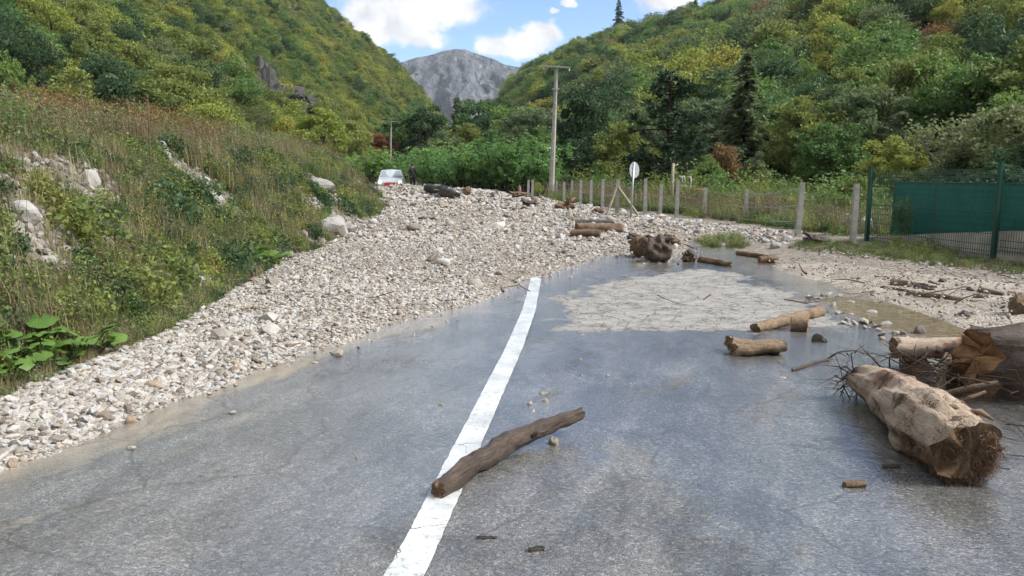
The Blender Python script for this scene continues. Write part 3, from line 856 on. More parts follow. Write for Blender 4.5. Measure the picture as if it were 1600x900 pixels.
def broadleaf(seed, lmat, nleaf=2600, leaf=0.05, wide=0.34, base=0.18, clumps=46, sig=0.07, bark=None, trunk_r=0.020, tall=1.0):
    """crown and trunk meshes of a tree one unit tall"""
    r = np.random.default_rng(seed)
    cz = (1 + base) / 2 + 0.02; rz = (1 - base) / 2 - sig * 0.8
    d = rnd_dirs(r, clumps, 0.15)
    rad = r.uniform(0.25, 1.0, clumps) ** 0.55
    lob = 1 + 0.30 * fbm(d[:, 0] * 1.6 + seed, d[:, 1] * 1.6 + d[:, 2], seed, 2)
    cen = d * rad[:, None] * lob[:, None]
    # narrower towards the foot and the top
    zf = cen[:, 2]
    cen[:, 0] *= wide * (1 - 0.25 * zf); cen[:, 1] *= wide * (1 - 0.25 * zf); cen[:, 2] = cz + zf * rz
    w = r.uniform(0.5, 1.5, clumps); k = r.choice(clumps, nleaf, p=w / w.sum())
    sg = sig * np.exp(r.normal(0, 0.25, clumps))[k][:, None]
    off = rnd_dirs(r, nleaf) * (r.uniform(0.1, 1, nleaf) ** 0.45)[:, None] * sg * np.array([1.45, 1.45, 0.85])
    v, f = leafcloud(r, cen[k] + off, leaf)
    crown = mesh_np("crown", v, f, lmat)
    mb = MB()
    lean = r.normal(0, 0.03, 2)
    tp = [(lean[0] * t, lean[1] * t, t) for t in (0, 0.15, 0.35, 0.55, 0.75, 0.92)]
    mb.tube(tp, [trunk_r * q for q in (1.25, 1.0, 0.8, 0.55, 0.3, 0.1)], 7)
    for i in r.choice(clumps, min(clumps, 18), replace=False):
        c = cen[i]; t0 = max(base * .6, min(0.8, c[2] - 0.10 - 0.6 * math.hypot(c[0], c[1])))
        p0 = Vector((lean[0] * t0, lean[1] * t0, t0)); p2 = Vector(c); p1 = (p0 + p2) / 2 + Vector((0, 0, -0.02)) + Vector(r.normal(0, 0.012, 3))
        q = trunk_r * (0.55 - 0.4 * t0)
        mb.tube([p0, p1, p2], [q, q * .6, q * .2], 5)
    trunk = mb.mesh("trunk", bark or BARK, True)
    return crown, trunk
def spruce(seed, lmat, dens=1.0, wide=0.20, base=0.10, soft=0.0):
    r = np.random.default_rng(seed)
    C, A, Ssz = [], [], []
    mb = MB()
    mb.tube([(0, 0, 0), (0.004, 0, 0.5), (0, 0, 1.0)], [0.017, 0.010, 0.002], 7)
    z = base
    while z < 0.985:
        nb = int(r.integers(6, 10)); L0 = wide * (1 - z) ** 0.85 * (0.8 if z < base + 0.06 else 1) + 0.012
        for b in range(nb):
            az = r.uniform(0, 6.283); L = L0 * r.uniform(0.65, 1.15)
            n = max(5, int(L * 190 * dens))
            t = r.uniform(0.08, 1, n) ** 0.8
            dirv = np.array((math.cos(az), math.sin(az), 0)); side = np.array((-dirv[1], dirv[0], 0))
            dr = -0.45 * L * t ** 1.4 + 0.16 * L * t ** 3
            wv = r.uniform(-1, 1, n) * 0.28 * L * (1.1 - t)
            p = dirv * (L * t)[:, None] + side * wv[:, None] + np.array((0, 0, z)) + np.stack([0 * t, 0 * t, dr - r.uniform(0, 0.02 + soft, n)], 1)
            C.append(p); a = dirv[None, :] * 1.0 + side[None, :] * (np.sign(wv) * 0.6)[:, None] + r.normal(0, 0.25, (n, 3)) + np.array((0, 0, -0.35))
            A.append(a / np.linalg.norm(a, axis=1, keepdims=True))
            if b % 2 == 0:
                mb.tube([(0, 0, z), tuple(dirv * L * .9 + np.array((0, 0, z - 0.30 * L)))], [0.004, 0.001], 4, False)
        z += 0.030 + 0.012 * r.random()
    C = np.vstack(C); A = np.vstack(A); n = len(C)
    nr = rnd_dirs(r, n, 0.9); s = np.cross(nr, A); s /= np.linalg.norm(s, axis=1, keepdims=True) + 1e-9
    L = 0.040 * np.exp(r.normal(0, 0.25, n))
    v, f = quads(C, A, s, L, L * 0.38)
    return mesh_np("crown", v, f, lmat), mb.mesh("trunk", BARK_D, True)
def pine(seed, lmat, nleaf=9000):
    r = np.random.default_rng(seed)
    mb = MB()
    mb.tube([(0, 0, 0), (0.008, 0, 0.3), (-0.004, 0.004, 0.65), (0, 0, 0.98)], [0.026, 0.020, 0.013, 0.003], 8)
    cen, dirs = [], []
    for i in range(58):
        z = r.uniform(0.24, 0.96); az = r.uniform(0, 6.283)
        L = (0.30 * (1 - z) ** 0.6 + 0.03) * r.uniform(0.55, 1.1)
        dv = Vector((math.cos(az), math.sin(az), 0)); rise = r.uniform(-0.05, 0.22) * L
        tip = dv * L + Vector((0, 0, z + rise))
        mb.tube([(0, 0, z), dv * L * .55 + Vector((0, 0, z + rise * .2)), tip], [0.007, 0.005, 0.002], 5, False)
        for t in (0.55, 0.75, 0.92, 1.05):
            cen.append(dv * L * t + Vector((0, 0, z + rise * t)) + Vector(r.normal(0, 0.016, 3))); dirs.append(dv)
    cen = np.array(cen); dirs = np.array(dirs)
    k = r.integers(0, len(cen), nleaf)
    a = rnd_dirs(r, nleaf, 0.5) + dirs[k] * 0.5; a /= np.linalg.norm(a, axis=1, keepdims=True)
    c = cen[k] + a * (r.uniform(0.1, 1, nleaf) * 0.042)[:, None] * np.array((1.2, 1.2, 0.8))
    s = np.cross(a, rnd_dirs(r, nleaf)); s /= np.linalg.norm(s, axis=1, keepdims=True)
    L = 0.036 * np.exp(r.normal(0, 0.25, nleaf))
    v, f = quads(c, a, s, L, L * 0.20)
    return mesh_np("crown", v, f, lmat), mb.mesh("trunk", BARK_D, True)
def locust(seed, lmat, nleaf=9000, wide=0.62):
    """multi-stemmed young locust: arching shoots with feathery hanging leaflets"""
    r = np.random.default_rng(seed)
    mb = MB(); C, A = [], []
    for i in range(30):
        az = r.uniform(0, 6.283); out = r.uniform(0.1, 1) ** 0.6 * wide; h = r.uniform(0.55, 1.0) * (1 - 0.35 * (out / wide) ** 2)
        p0 = Vector((r.normal(0, 0.10), r.normal(0, 0.10), 0)); p2 = Vector((math.cos(az) * out, math.sin(az) * out, h))
        p1 = p0.lerp(p2, 0.5) + Vector((0, 0, 0.16 * h))
        pts = [p0 * ((1 - t) ** 2) + p1 * (2 * t * (1 - t)) + p2 * (t * t) for t in np.linspace(0, 1, 6)]
        mb.tube(pts, list(np.linspace(0.013, 0.003, 6)), 5, False)
        for j in range(14):
            t = r.uniform(0.28, 1.0); b = p0 * ((1 - t) ** 2) + p1 * (2 * t * (1 - t)) + p2 * (t * t)
            dv = Vector(r.normal(0, 1, 3)); dv.z = r.uniform(-0.45, 0.35); dv.normalize()
            fl = r.uniform(0.10, 0.20); n = nleaf // 420
            tt = r.uniform(0.1, 1, n)
            sd = np.cross(np.array(dv), (0, 0, 1.0)); sd /= np.linalg.norm(sd) + 1e-9
            p = np.array(b)[None] + np.array(dv)[None] * (fl * tt)[:, None] + sd[None] * (r.choice((-1, 1), n) * 0.022)[:, None] + np.array((0, 0, -1))[None] * (0.10 * tt ** 2 * fl / .15)[:, None] * .6
            C.append(p); a = sd[None] * r.choice((-1, 1), n)[:, None] + np.array(dv)[None] * .4 + r.normal(0, .25, (n, 3)); A.append(a / np.linalg.norm(a, axis=1, keepdims=True))
    C = np.vstack(C); A = np.vstack(A); n = len(C)
    nr = rnd_dirs(r, n, 1.0); s = np.cross(nr, A); s /= np.linalg.norm(s, axis=1, keepdims=True) + 1e-9
    L = 0.042 * np.exp(r.normal(0, 0.2, n))
    v, f = quads(C, A, s, L, L * 0.45)
    return mesh_np("crown", v, f, lmat), mb.mesh("trunk", BARK, True)
def bare_tree(seed, lmat):
    r = np.random.default_rng(seed); mb = MB(); tips = []
    def grow(p, d, L, rad, lev):
        q = p + d * L * .5 + Vector(r.normal(0, 0.02 * L / .2, 3)); e = p + d * L + Vector(r.normal(0, 0.06 * L, 3))
        mb.tube([p, q, e], [rad, rad * .82, rad * .62], 6 if lev < 2 else 4, False)
        if lev == 4:
            tips.append(e); return
        for k in range(3 if lev < 3 else 4):
            nd = (d + Vector(r.normal(0, 0.50, 3)) + Vector((0, 0, 0.10))).normalized()
            grow(p.lerp(e, r.uniform(0.55, 1.0)), nd, L * r.uniform(0.6, 0.85), rad * .55, lev + 1)
    grow(Vector((0, 0, 0)), Vector((0.05, 0, 1)), 0.30, 0.022, 0)
    t = np.array(tips); n = 2600; k = r.integers(0, len(t), n)
    v, f = leafcloud(r, t[k] + r.normal(0, 0.035, (n, 3)), 0.020)
    return mesh_np("crown", v, f, lmat), mb.mesh("branches", BARK_G, True)

# light versions for the woods on the slopes, fuller ones for trees near the road
FAR = {}
for i, (nm, lm) in enumerate([('green', L_GREEN), ('dark', L_DARK), ('olive', L_OLIVE), ('yellow', L_YEL), ('sage', L_SAGE), ('rust', L_RUST)]):
    FAR[nm] = [broadleaf(200 + i * 10 + j, lm, 5200, 0.031, 0.35 + 0.05 * j, 0.10, 48, 0.095) for j in range(2 if nm != 'rust' else 1)]
FAR['spruce'] = [spruce(301, L_CON, 0.55, 0.20), spruce(302, L_DARK, 0.55, 0.17)]
NEAR = {}
for i, (nm, lm) in enumerate([('green', L_GREEN), ('dark', L_DARK), ('olive', L_OLIVE), ('yellow', L_YEL), ('sage', L_SAGE), ('rust', L_RUST)]):
    NEAR[nm] = [broadleaf(400 + i * 10 + j, lm, 11000, 0.026, 0.34 + 0.05 * j, 0.14, 90, 0.062) for j in range(2)]
NEAR['spruce'] = [spruce(501, L_CON, 1.3, 0.21), spruce(502, L_SAGE, 1.3, 0.24, 0.1, 0.02)]
NEAR['pine'] = [pine(511, L_CON, 11000)]
NEAR['locust'] = [locust(521, L_ROB), locust(522, L_ROB), locust(523, L_ROB)]
NEAR['bare'] = [bare_tree(531, L_SAGE)]
BUSH = [broadleaf(600 + i, lm, 5200, 0.045, 0.62, 0.0, 60, 0.10) for i, lm in enumerate((L_GREEN, L_OLIVE, L_DARK, L_YEL))]

def plant_tree(name, proto, x, y, h, label, cat='tree', group=None, wide=1.0, z=None, rz=None):
    cr, tr = proto
    zz = H1(x, y) if z is None else z
    e = empty(name, (x, y, zz - 0.03 * h * 0.3), random.uniform(0, 6.28) if rz is None else rz)
    link("trunk", tr, e, scale=(h * wide, h * wide, h))
    link("crown", cr, e, scale=(h * wide, h * wide, h))
    tag(e, label, cat, group)
    return e

# ------------------------------------------------------------------ wooded slopes
def slope_points(n, a0, a1, hmin, hmax, seed, spacing):
    r = np.random.default_rng(seed)
    a = r.uniform(a0, a1, n); t = r.uniform(0, 1, n) ** 0.62
    rf = np.interp(a, _RA[:, 0], _RA[:, 1]); rr = np.interp(a, _RA[:, 0], _RA[:, 2])
    rad = rf * 0.97 + (rr * 1.03 - rf) * t
    x = np.sin(np.radians(a)) * rad; y = np.cos(np.radians(a)) * rad
    # thin out by a coarse grid so that crowns do not pile up
    key = {}
    keep = []
    for i in range(n):
        k = (int(x[i] // spacing), int(y[i] // spacing))
        if k in key: continue
        key[k] = 1; keep.append(i)
    keep = np.array(keep); x, y, a, rad = x[keep], y[keep], a[keep], rad[keep]
    h = (hmin + (hmax - hmin) * r.random(len(x)) ** 1.5) * (0.75 + 0.6 * vnoise(x / 25, y / 25, 8))
    return x, y, H(x, y), h, a, rad, r

FLAT = []; FKEY = []
for nm in ('green', 'dark', 'olive', 'yellow', 'sage', 'rust', 'spruce'):
    for pr in FAR[nm]:
        FLAT.append(pr); FKEY.append(nm)
def join_proto(pr):
    cr, tr = pr
    bm = bmesh.new(); bm.from_mesh(cr); bm.from_mesh(tr)
    nt_ = len(tr.polygons); bm.faces.ensure_lookup_table()
    for f in bm.faces[len(cr.polygons):]: f.material_index = 1
    me = bpy.data.meshes.new("tree_form"); bm.to_mesh(me); bm.free()
    me.materials.append(cr.materials[0]); me.materials.append(tr.materials[0])
    return me
FJOIN = [join_proto(p) for p in FLAT]
def pick(weights, n, x, y, r, seed):
    """kind of tree, in drifts"""
    w = np.array([weights.get(k, 0) / FKEY.count(k) for k in FKEY], float); w /= w.sum()
    cum = np.cumsum(w)
    nz = np.clip((vnoise(x / 14, y / 14, seed) * 0.75 + 0.25 * r.random(n) - 0.12) * 1.3, 0, 0.999)
    nz = np.where(r.random(n) < 0.5, r.random(n), nz)
    return np.searchsorted(cum, nz)
def make_wood(name, a0, a1, n, hmin, hmax, spacing, weights, seed, near_n, label, near_label, near_group, lo=None):
    x, y, z, h, a, rad, r = slope_points(n, a0, a1, hmin, hmax, seed, spacing)
    idx = pick(weights, len(x), x, y, r, seed)
    vis = np.argsort(-(h / rad) * (np.abs(a) < 33.5))
    near = set(vis[:near_n].tolist())
    far = np.array([i for i in range(len(x)) if i not in near])
    rot = np.zeros((len(x), 3)); rot[:, 2] = r.uniform(0, 6.28, len(x)); rot[:, :2] = r.normal(0, 0.05, (len(x), 2))
    wd = r.uniform(0.85, 1.25, len(x))
    sc = np.stack([h * wd, h * wd, h], 1)
    scatter(name, np.stack([x, y, z - 0.1], 1)[far], rot[far], sc[far], idx[far], FJOIN, label, "woodland")
    words = {'green': 'green', 'dark': 'dark green', 'olive': 'olive', 'yellow': 'yellowing', 'sage': 'grey-green', 'rust': 'rust-brown', 'spruce': 'dark conifer'}
    for i in near:
        k = FKEY[idx[i]]
        lb = near_label % words[k]
        plant_tree('spruce_tree' if k == 'spruce' else 'broadleaf_tree', FLAT[idx[i]], x[i], y[i], h[i], lb, 'tree', near_group % words[k], wd[i], z[i] - 0.1)
make_wood("left_hill_woodland", -37, -4.2, 12000, 2.4, 6.2, 2.3, {'olive': 5.2, 'green': 1.6, 'yellow': 2.2, 'dark': 1.3, 'sage': 1.2, 'rust': 0.10, 'spruce': 0.25}, 11, 70,
          "dense olive and yellow-green scrub wood covering the left hillside", "%s scrubby tree low on the left hillside", "%s scrub trees on the left hillside")
make_wood("right_hill_woodland", -4.0, 37, 10000, 3.4, 9.0, 2.7, {'green': 5.6, 'olive': 2.2, 'yellow': 1.7, 'sage': 2.6, 'dark': 1.8, 'rust': 0.10, 'spruce': 1.6}, 12, 120,
          "dense mixed green wood covering the right hillside", "%s tree low on the right wooded hillside", "%s trees on the right hillside")

# ------------------------------------------------------------------ small plants (prototypes in metres)
def blades(seed, n, hmin, hmax, spread, lmat, width=0.006, lean=0.45, heads=False):
    r = np.random.default_rng(seed)
    az = r.uniform(0, 6.283, n); h = r.uniform(hmin, hmax, n); ln = r.uniform(0.05, lean, n) * h
    b = np.stack([r.normal(0, spread, n), r.normal(0, spread, n), np.zeros(n)], 1)
    d = np.stack([np.cos(az), np.sin(az), np.zeros(n)], 1); s = np.stack([-np.sin(az), np.cos(az), np.zeros(n)], 1)
    w = width * r.uniform(0.6, 1.4, n)[:, None]
    m1 = b + d * (ln * .3)[:, None] + np.array((0, 0, 1.0)) * (h * .6)[:, None]; tp = b + d * ln[:, None] + np.array((0, 0, 1.0)) * (h * r.uniform(0.75, 1.0, n))[:, None]
    v = np.stack([b - s * w / 2, b + s * w / 2, m1 + s * w / 2, m1 - s * w / 2, tp + s * w * .12, tp - s * w * .12], 1).reshape(-1, 3)
    k = np.arange(n)[:, None] * 6
    f = np.vstack([k + np.array((0, 1, 2, 3)), k + np.array((3, 2, 4, 5))])
    return v, f
def merge(parts):
    V, F, off = [], [], 0
    for v, f in parts:
        V.append(v); F.append(f + off); off += len(v)
    return np.vstack(V), np.vstack(F)
def weed(seed, lmat, h, n_stem, n_leaf, leaf, spread, stemw=0.005, lmat2=None, low=0.15):
    """several leafy stems"""
    r = np.random.default_rng(seed)
    parts = [blades(seed, n_stem, h * .6, h, spread, None, stemw, 0.5)]
    nL = n_leaf
    t = r.uniform(low, 1, nL); az = r.uniform(0, 6.283, nL); rad = spread * (0.6 + 1.6 * t) * r.uniform(0, 1, nL) ** .5
    c = np.stack([np.cos(az) * rad, np.sin(az) * rad, t * h * r.uniform(.7, 1.0, nL)], 1)
    parts.append(leafcloud(r, c, leaf, 0.8, 0.55))
    v, f = merge(parts)
    return mesh_np("weed", v, f, lmat)
def mound(seed, lmat, rad, h, n, leaf):
    r = np.random.default_rng(seed)
    d = rnd_dirs(r, n, 0.5); d[:, 2] = np.abs(d[:, 2])
    k = r.uniform(0.45, 1.05, n)[:, None] * (1 + 0.35 * fbm(d[:, 0] * 2 + seed, d[:, 1] * 2, seed, 2))[:, None]
    v, f = leafcloud(r, d * k * np.array((rad, rad, h)), leaf, 0.7, 0.6)
    return mesh_np("mound", v, f, lmat)
def stalks(seed, lmat, h, n, fluff, spread=0.16):
    r = np.random.default_rng(seed)
    parts = [blades(seed, n, h * .55, h, spread, None, 0.008, 0.28)]
    k = n * fluff
    t = r.uniform(0.35, 1.0, k); i = r.uniform(0, 6.283, k); rad = spread * (0.4 + 1.2 * t) * r.uniform(0, 1, k) ** .5
    parts.append(leafcloud(r, np.stack([np.cos(i) * rad, np.sin(i) * rad, t * h * r.uniform(.6, 1, k)], 1), 0.035, 0.2, 0.35))
    v, f = merge(parts)
    return mesh_np("stalks", v, f, lmat)
def tuft(seed, lmat, n, h0, h1, spread, width=0.006, lean=0.6):
    v, f = blades(seed, n, h0, h1, spread, None, width, lean)
    return mesh_np("tuft", v, f, lmat)

PL = {
    'grass': [tuft(701, L_GRASS, 70, .12, .32, .06), tuft(702, L_GRASS, 60, .18, .42, .08, .007, .9)],
    'straw': [tuft(703, L_STRAW, 70, .15, .42, .07, .005, .8), tuft(704, L_STRAW, 50, .25, .6, .07, .005, .6)],
    'weed': [weed(705, L_GREEN, .38, 9, 130, .050, .10), weed(706, L_SAGE, .5, 9, 120, .055, .11), weed(707, L_OLIVE, .55, 10, 170, .042, .12)],
    'mound': [mound(708, L_OLIVE, .34, .34, 700, .042), mound(709, L_DARK, .36, .32, 700, .046), mound(710, L_GREEN, .30, .26, 560, .046), mound(711, L_YEL, .28, .28, 480, .040)],
    'dark': [mound(712, L_DARK, .30, .26, 600, .050), tuft(713, L_DARK, 60, .15, .35, .09, .008, .9)],
    'stalk': [stalks(714, L_STEM, .95, 16, 6), stalks(715, L_STEM, 1.25, 18, 7, .2), stalks(716, L_STRAW, 1.0, 14, 7)],
    'rusty': [weed(717, L_RUST, 1.3, 14, 420, .055, .26, .010, None, .35)],
    'shoot': [weed(718, L_OLIVE, 1.0, 8, 240, .06, .16, .008), weed(719, L_GREEN, 1.1, 8, 280, .06, .18, .008)],
}
PFLAT, PIDX = [], {}
for k, ms in PL.items():
    PIDX[k] = list(range(len(PFLAT), len(PFLAT) + len(ms))); PFLAT += ms

CLEAR = []
# ------------------------------------------------------------------ boulders on the bank
M_BOUL = stone_material("bank_boulder", [(0, (0.24, 0.235, 0.22)), (0.5, (0.33, 0.32, 0.30)), (1, (0.42, 0.41, 0.39))], 0.85, 2.2)
M_BROWN = stone_material("brown_stone", [(0, (0.26, 0.20, 0.15)), (1, (0.34, 0.27, 0.20))], 0.8, 2.2)
def boulder(u, v, wpx, hpx, label, seed, mat=None, rz=0.0, tilt=0.0, name="boulder", cat="boulder", flat=0.75):
    p = G(u, v + hpx * 0.35)
    sc = math.hypot(p.x, p.y) / FPX
    me = rock_mesh(name, seed, mat or M_BOUL, 3, flat, 0.35, False)
    w = wpx * sc / 2 * 0.85
    o_ = link(name, me, None, p + Vector((0, 0, hpx * sc * 0.18)), (tilt, tilt * .6, rz), (w, w, hpx * sc / 2 / flat))
    tag(o_, label, cat)
    CLEAR.append((p.x, p.y, w))
    return o_
for i, a in enumerate([
    (522, 350, 62, 44, "big white limestone slab at the bank foot beside the gravel", .3, .2), (505, 285, 60, 20, "long thin white slab high on the far bank", .8, .3),
    (160, 379, 34, 26, "pale bluish boulder halfway up the bank", .4, 0), (38, 328, 50, 36, "round grey boulder behind dead stalks on the left bank", .2, 0),
    (75, 405, 28, 18, "small rounded grey boulder on the left bank", 1, 0), (14, 412, 40, 34, "angular grey boulder at the left border", 2, .2),
    (165, 541, 32, 22, "smooth light grey boulder just above the butterbur leaves", .2, 0), (142, 278, 34, 34, "white blocky boulder high on the left bank", 1.3, .1),
    (256, 230, 26, 24, "pale boulder on the bank top right of the dead stalk", 2, 0), (318, 280, 26, 24, "grey boulder leaning on the upper bank", 2.5, .3),
    (288, 275, 26, 12, "flat white boulder beside the leaning grey one", .5, 0), (335, 308, 30, 20, "grey-white boulder below the leaning one", .9, .1),
    (368, 337, 16, 14, "upper of two small pale boulders mid bank", .9, 0), (382, 350, 16, 14, "lower of two small pale boulders mid bank", 1.9, 0),
    (222, 291, 14, 11, "small bright white stone near the foot of the dead stalk", .9, 0), (160, 444, 30, 14, "cream and pink stone low on the left bank", 1.1, 0),
    (300, 415, 18, 14, "small grey stone right above the gravel edge", .1, 0), (312, 436, 30, 18, "pale grey stone cluster at the gravel edge", 2.1, 0),
    (285, 481, 26, 10, "flat pale stone at the foot of the bank", 2.2, 0), (474, 365, 16, 14, "small white stone left of the big slab", .3, 0),
    (555, 264, 26, 14, "white boulder at the far end of the bank crest", .3, 0), (393, 238, 22, 11, "pale boulder on the far bank bench", .3, 0),
    (440, 248, 14, 9, "small white boulder on the far bank bench", .3, 0), (582, 345, 20, 14, "pale boulder where bank meets gravel in the distance", .3, 0),
    (90, 598, 20, 12, "whitish round stone at the gravel edge beside the butterbur", .3, 0)]):
    boulder(a[0], a[1], a[2], a[3], a[4], 1000 + i, M_BROWN if 'cream' in a[4] else None, a[5], a[6])

def bank_plants():
    r = np.random.default_rng(31)
    n = 52000
    a = r.uniform(-37.5, -5.5, n); rad = np.exp(r.uniform(math.log(4.4), math.log(70), n))
    x = np.sin(np.radians(a)) * rad; y = np.cos(np.radians(a)) * rad
    dx = xb(y) - x
    ok = (dx > 0.02) & (dx < 26)
    x, y, dx, rad = x[ok], y[ok], dx[ok], rad[ok]
    n = len(x)
    bare = barefield(x, y)
    kp = r.random(n) < np.where(bare > 0.05, 0.10, 1.0) * np.where(dx > 5, 0.75, 1)
    x, y, dx, rad = x[kp], y[kp], dx[kp], rad[kp]; n = len(x)
    clr = np.ones(n, bool)
    for (bx, by, bw) in CLEAR:
        L = math.hypot(bx, by); ex, ey = bx / L, by / L
        al = (x - bx) * ex + (y - by) * ey; ac = np.abs((x - bx) * ey - (y - by) * ex)
        clr &= ~((ac < bw * .85) & (al < bw) & (al > -bw - 0.30))
    gaps = vnoise(x * 1.5, y * 1.5, 17) * .6 + vnoise(x * .5, y * .5, 19) * .4
    clr &= (r.random(n) < np.where(gaps < .46, 0.30, 0.95)) | (dx > 3.5)
    x, y, dx, rad = x[clr], y[clr], dx[clr], rad[clr]; n = len(x)
    q = vnoise(x * .75, y * .75, 91) * 0.7 + r.random(n) * 0.3
    far = sm((rad - 12) / 14)
    idx = np.zeros(n, int); sc = np.ones(n)
    pickr = r.random(n)
    def cho(k, m):
        idx[m] = r.choice(PIDX[k], m.sum())
    slope = dx < 3.0
    cho('grass', q < 9)
    m = slope & (r.random(n) < .30); cho('straw', m)
    m = slope & (r.random(n) < .16); cho('stalk', m)
    m = slope & (r.random(n) < .22); cho('dark', m)
    m = slope & (q < .38); cho('dark', m)
    m = slope & (q >= .30) & (q < .42); cho('weed', m)
    m = slope & (q >= .50) & (q < .62); cho('straw', m)
    m = slope & (q >= .66); cho('mound', m)
    m = slope & (pickr < .10); cho('weed', m)
    m = slope & (pickr > .90); cho('straw', m)
    m = slope & (pickr > .93); cho('stalk', m)
    m = slope & (r.random(n) < 0.35 * far); cho('mound', m)
    bench = ~slope
    m = bench & (pickr < .74); cho('stalk', m)
    m = bench & (pickr >= .74) & (pickr < .84); cho('straw', m)
    m = bench & (pickr >= .84) & (pickr < .93); cho('shoot', m)
    m = bench & (pickr >= .93) & (pickr < .98); cho('weed', m)
    m = bench & (pickr >= .98); cho('mound', m)
    red = np.hypot(x + 11.0, (y - 19)) ; m = bench & (r.random(n) < 0.16 * np.exp(-(red / 2.6) ** 2)); cho('rusty', m)
    sc = r.uniform(0.65, 1.25, n) * np.where(dx < 0.5, 0.6, 1.0) * np.where(bench, np.where(dx < 4.5, 0.65, 0.95), 0.78) * np.where(rad < 7.5, 0.8, 1.0)
    sc = np.where(slope & (rad < 16) & np.isin(idx, PIDX['stalk']), sc * .6, sc)
    # larger rounded bushes, in drifts
    bigm = slope & (dx > .5) & (r.random(n) < np.where(vnoise(x * .45 + 9, y * .45, 29) > .52, .030, .006))
    idx[bigm] = r.choice(PIDX['mound'][:2] + PIDX['dark'][:1], bigm.sum()); sc[bigm] *= r.uniform(1.3, 1.8, bigm.sum())
    rot = np.stack([r.normal(0, .12, n), r.normal(0, .12, n) + np.where(slope, 0.35, 0), r.uniform(0, 6.28, n)], 1)
    rot[:, 1] *= 0
    scatter("bank_undergrowth", np.stack([x, y, H(x, y) - 0.02], 1), rot, sc, idx, PFLAT, "tangle of grass, brambles and dry stalks over the roadside bank", "undergrowth")
bank_plants()
M_RUB = stone_material('bank_stone', [(0, (0.12, 0.105, 0.09)), (0.4, (0.24, 0.22, 0.195)), (1, (0.38, 0.36, 0.335))], 0.85, 1.6)
RUBBLE = [rock_mesh('rubble_stone', 140 + i, M_RUB, 2, 0.5 + .06 * i, 0.35) for i in range(5)]
def bank_rubble():
    r = np.random.default_rng(32)
    n = 26000
    a = r.uniform(-37, -7, n); rad = np.exp(r.uniform(math.log(4.6), math.log(45), n))
    x = np.sin(np.radians(a)) * rad; y = np.cos(np.radians(a)) * rad
    dx = xb(y) - x; bare = barefield(x, y)
    ok = (dx > 0) & (dx < 6) & (r.random(n) < np.where(bare > 0.03, 0.9, 0.22))
    x, y, rad = x[ok], y[ok], rad[ok]; n = len(x)
    s = np.minimum(np.exp(r.normal(0, .55, n)) * 0.026 * (1 + rad / 25), 0.07 * (.6 + rad / 20))
    scatter("bank_rubble", np.stack([x, y, H(x, y) + s * .2], 1), r.uniform(0, 6.28, (n, 3)), s, r.integers(0, len(RUBBLE), n), RUBBLE, "pale stony rubble showing through the bank", "rubble")
bank_rubble()

# the weedy strip beyond the posts and the verge in front of the green fence
def verge():
    r = np.random.default_rng(33)
    pts, idx, sc = [], [], []
    def region(poly_px, n, kinds, s0, s1, z0=0.0):
        poly = np.array(poly_px, float)
        c = 0
        lo, hi = poly.min(0), poly.max(0)
        x = r.uniform(lo[0], hi[0], n * 4); y = r.uniform(lo[1], hi[1], n * 4)
        ok = poly_sd(poly, x, y) + fbm(x * .9, y * .9, 3, 2) * 0.3 > 0
        x, y = x[ok][:n], y[ok][:n]
        ks = r.choice(list(kinds.keys()), len(x), p=np.array(list(kinds.values())) / sum(kinds.values()))
        pts.append(np.stack([x, y, H(x, y) - 0.02], 1))
        idx.extend(int(r.choice(PIDX[k])) for k in ks); sc.append(r.uniform(s0, s1, len(x)))
    # strip of dry weeds along the posts
    region([(8.2, 18.2), (7.0, 21.8), (5.4, 25.9), (3.4, 31.2), (1.4, 37.5), (3.0, 39), (6.0, 31), (10.5, 24.5), (11.5, 18.5)], 1500, {'straw': 1, 'stalk': 2.0, 'weed': 3, 'grass': 2, 'mound': 2}, 0.6, 1.1)
    # green verge at the foot of the low wall
    vp = [on_z(u, v)[:2] for (u, v) in [(1235, 398), (1300, 410), (1420, 424), (1500, 431), (1600, 441), (1800, 455), (1800, 425), (1600, 424), (1540, 417), (1370, 393), (1250, 388)]]
    region(vp, 1000, {'grass': 5, 'weed': 1.5, 'straw': .7}, 0.22, 0.42)
    region([on_z(u, v)[:2] for (u, v) in [(1400, 412), (1500, 424), (1480, 398), (1390, 388)]], 60, {'weed': 3, 'grass': 3}, 0.4, 0.65)
    # green clumps at the water's edge
    region([on_z(u, v)[:2] for (u, v) in [(1085, 383), (1150, 378), (1165, 386), (1160, 393), (1110, 390)]], 90, {'grass': 3, 'weed': 1}, 0.35, 0.6)
    # far side of the fence and river bank
    region([(9.5, 22), (5, 34), (2, 42), (6, 60), (24, 48), (30, 30), (22, 22)], 1700, {'mound': 3, 'weed': 2, 'shoot': 2, 'straw': 1}, 1.0, 2.2)
    region([(10.2, 10), (9.6, 17), (11, 19), (16, 22), (22, 18), (20, 9)], 500, {'mound': 2, 'weed': 2, 'shoot': 2}, 0.8, 1.5)
    region([(-8, 60), (3, 44), (6, 60), (0, 80), (-20, 75)], 900, {'mound': 3, 'weed': 2, 'shoot': 2}, 1.2, 2.4)
    P = np.vstack(pts); S = np.concatenate(sc); n = len(P)
    scatter("verge_weeds", P, np.stack([r.normal(0, .1, n), r.normal(0, .1, n), r.uniform(0, 6.28, n)], 1), S, np.array(idx), PFLAT, "weeds and grass along the fence posts and the low wall", "weeds")
verge()

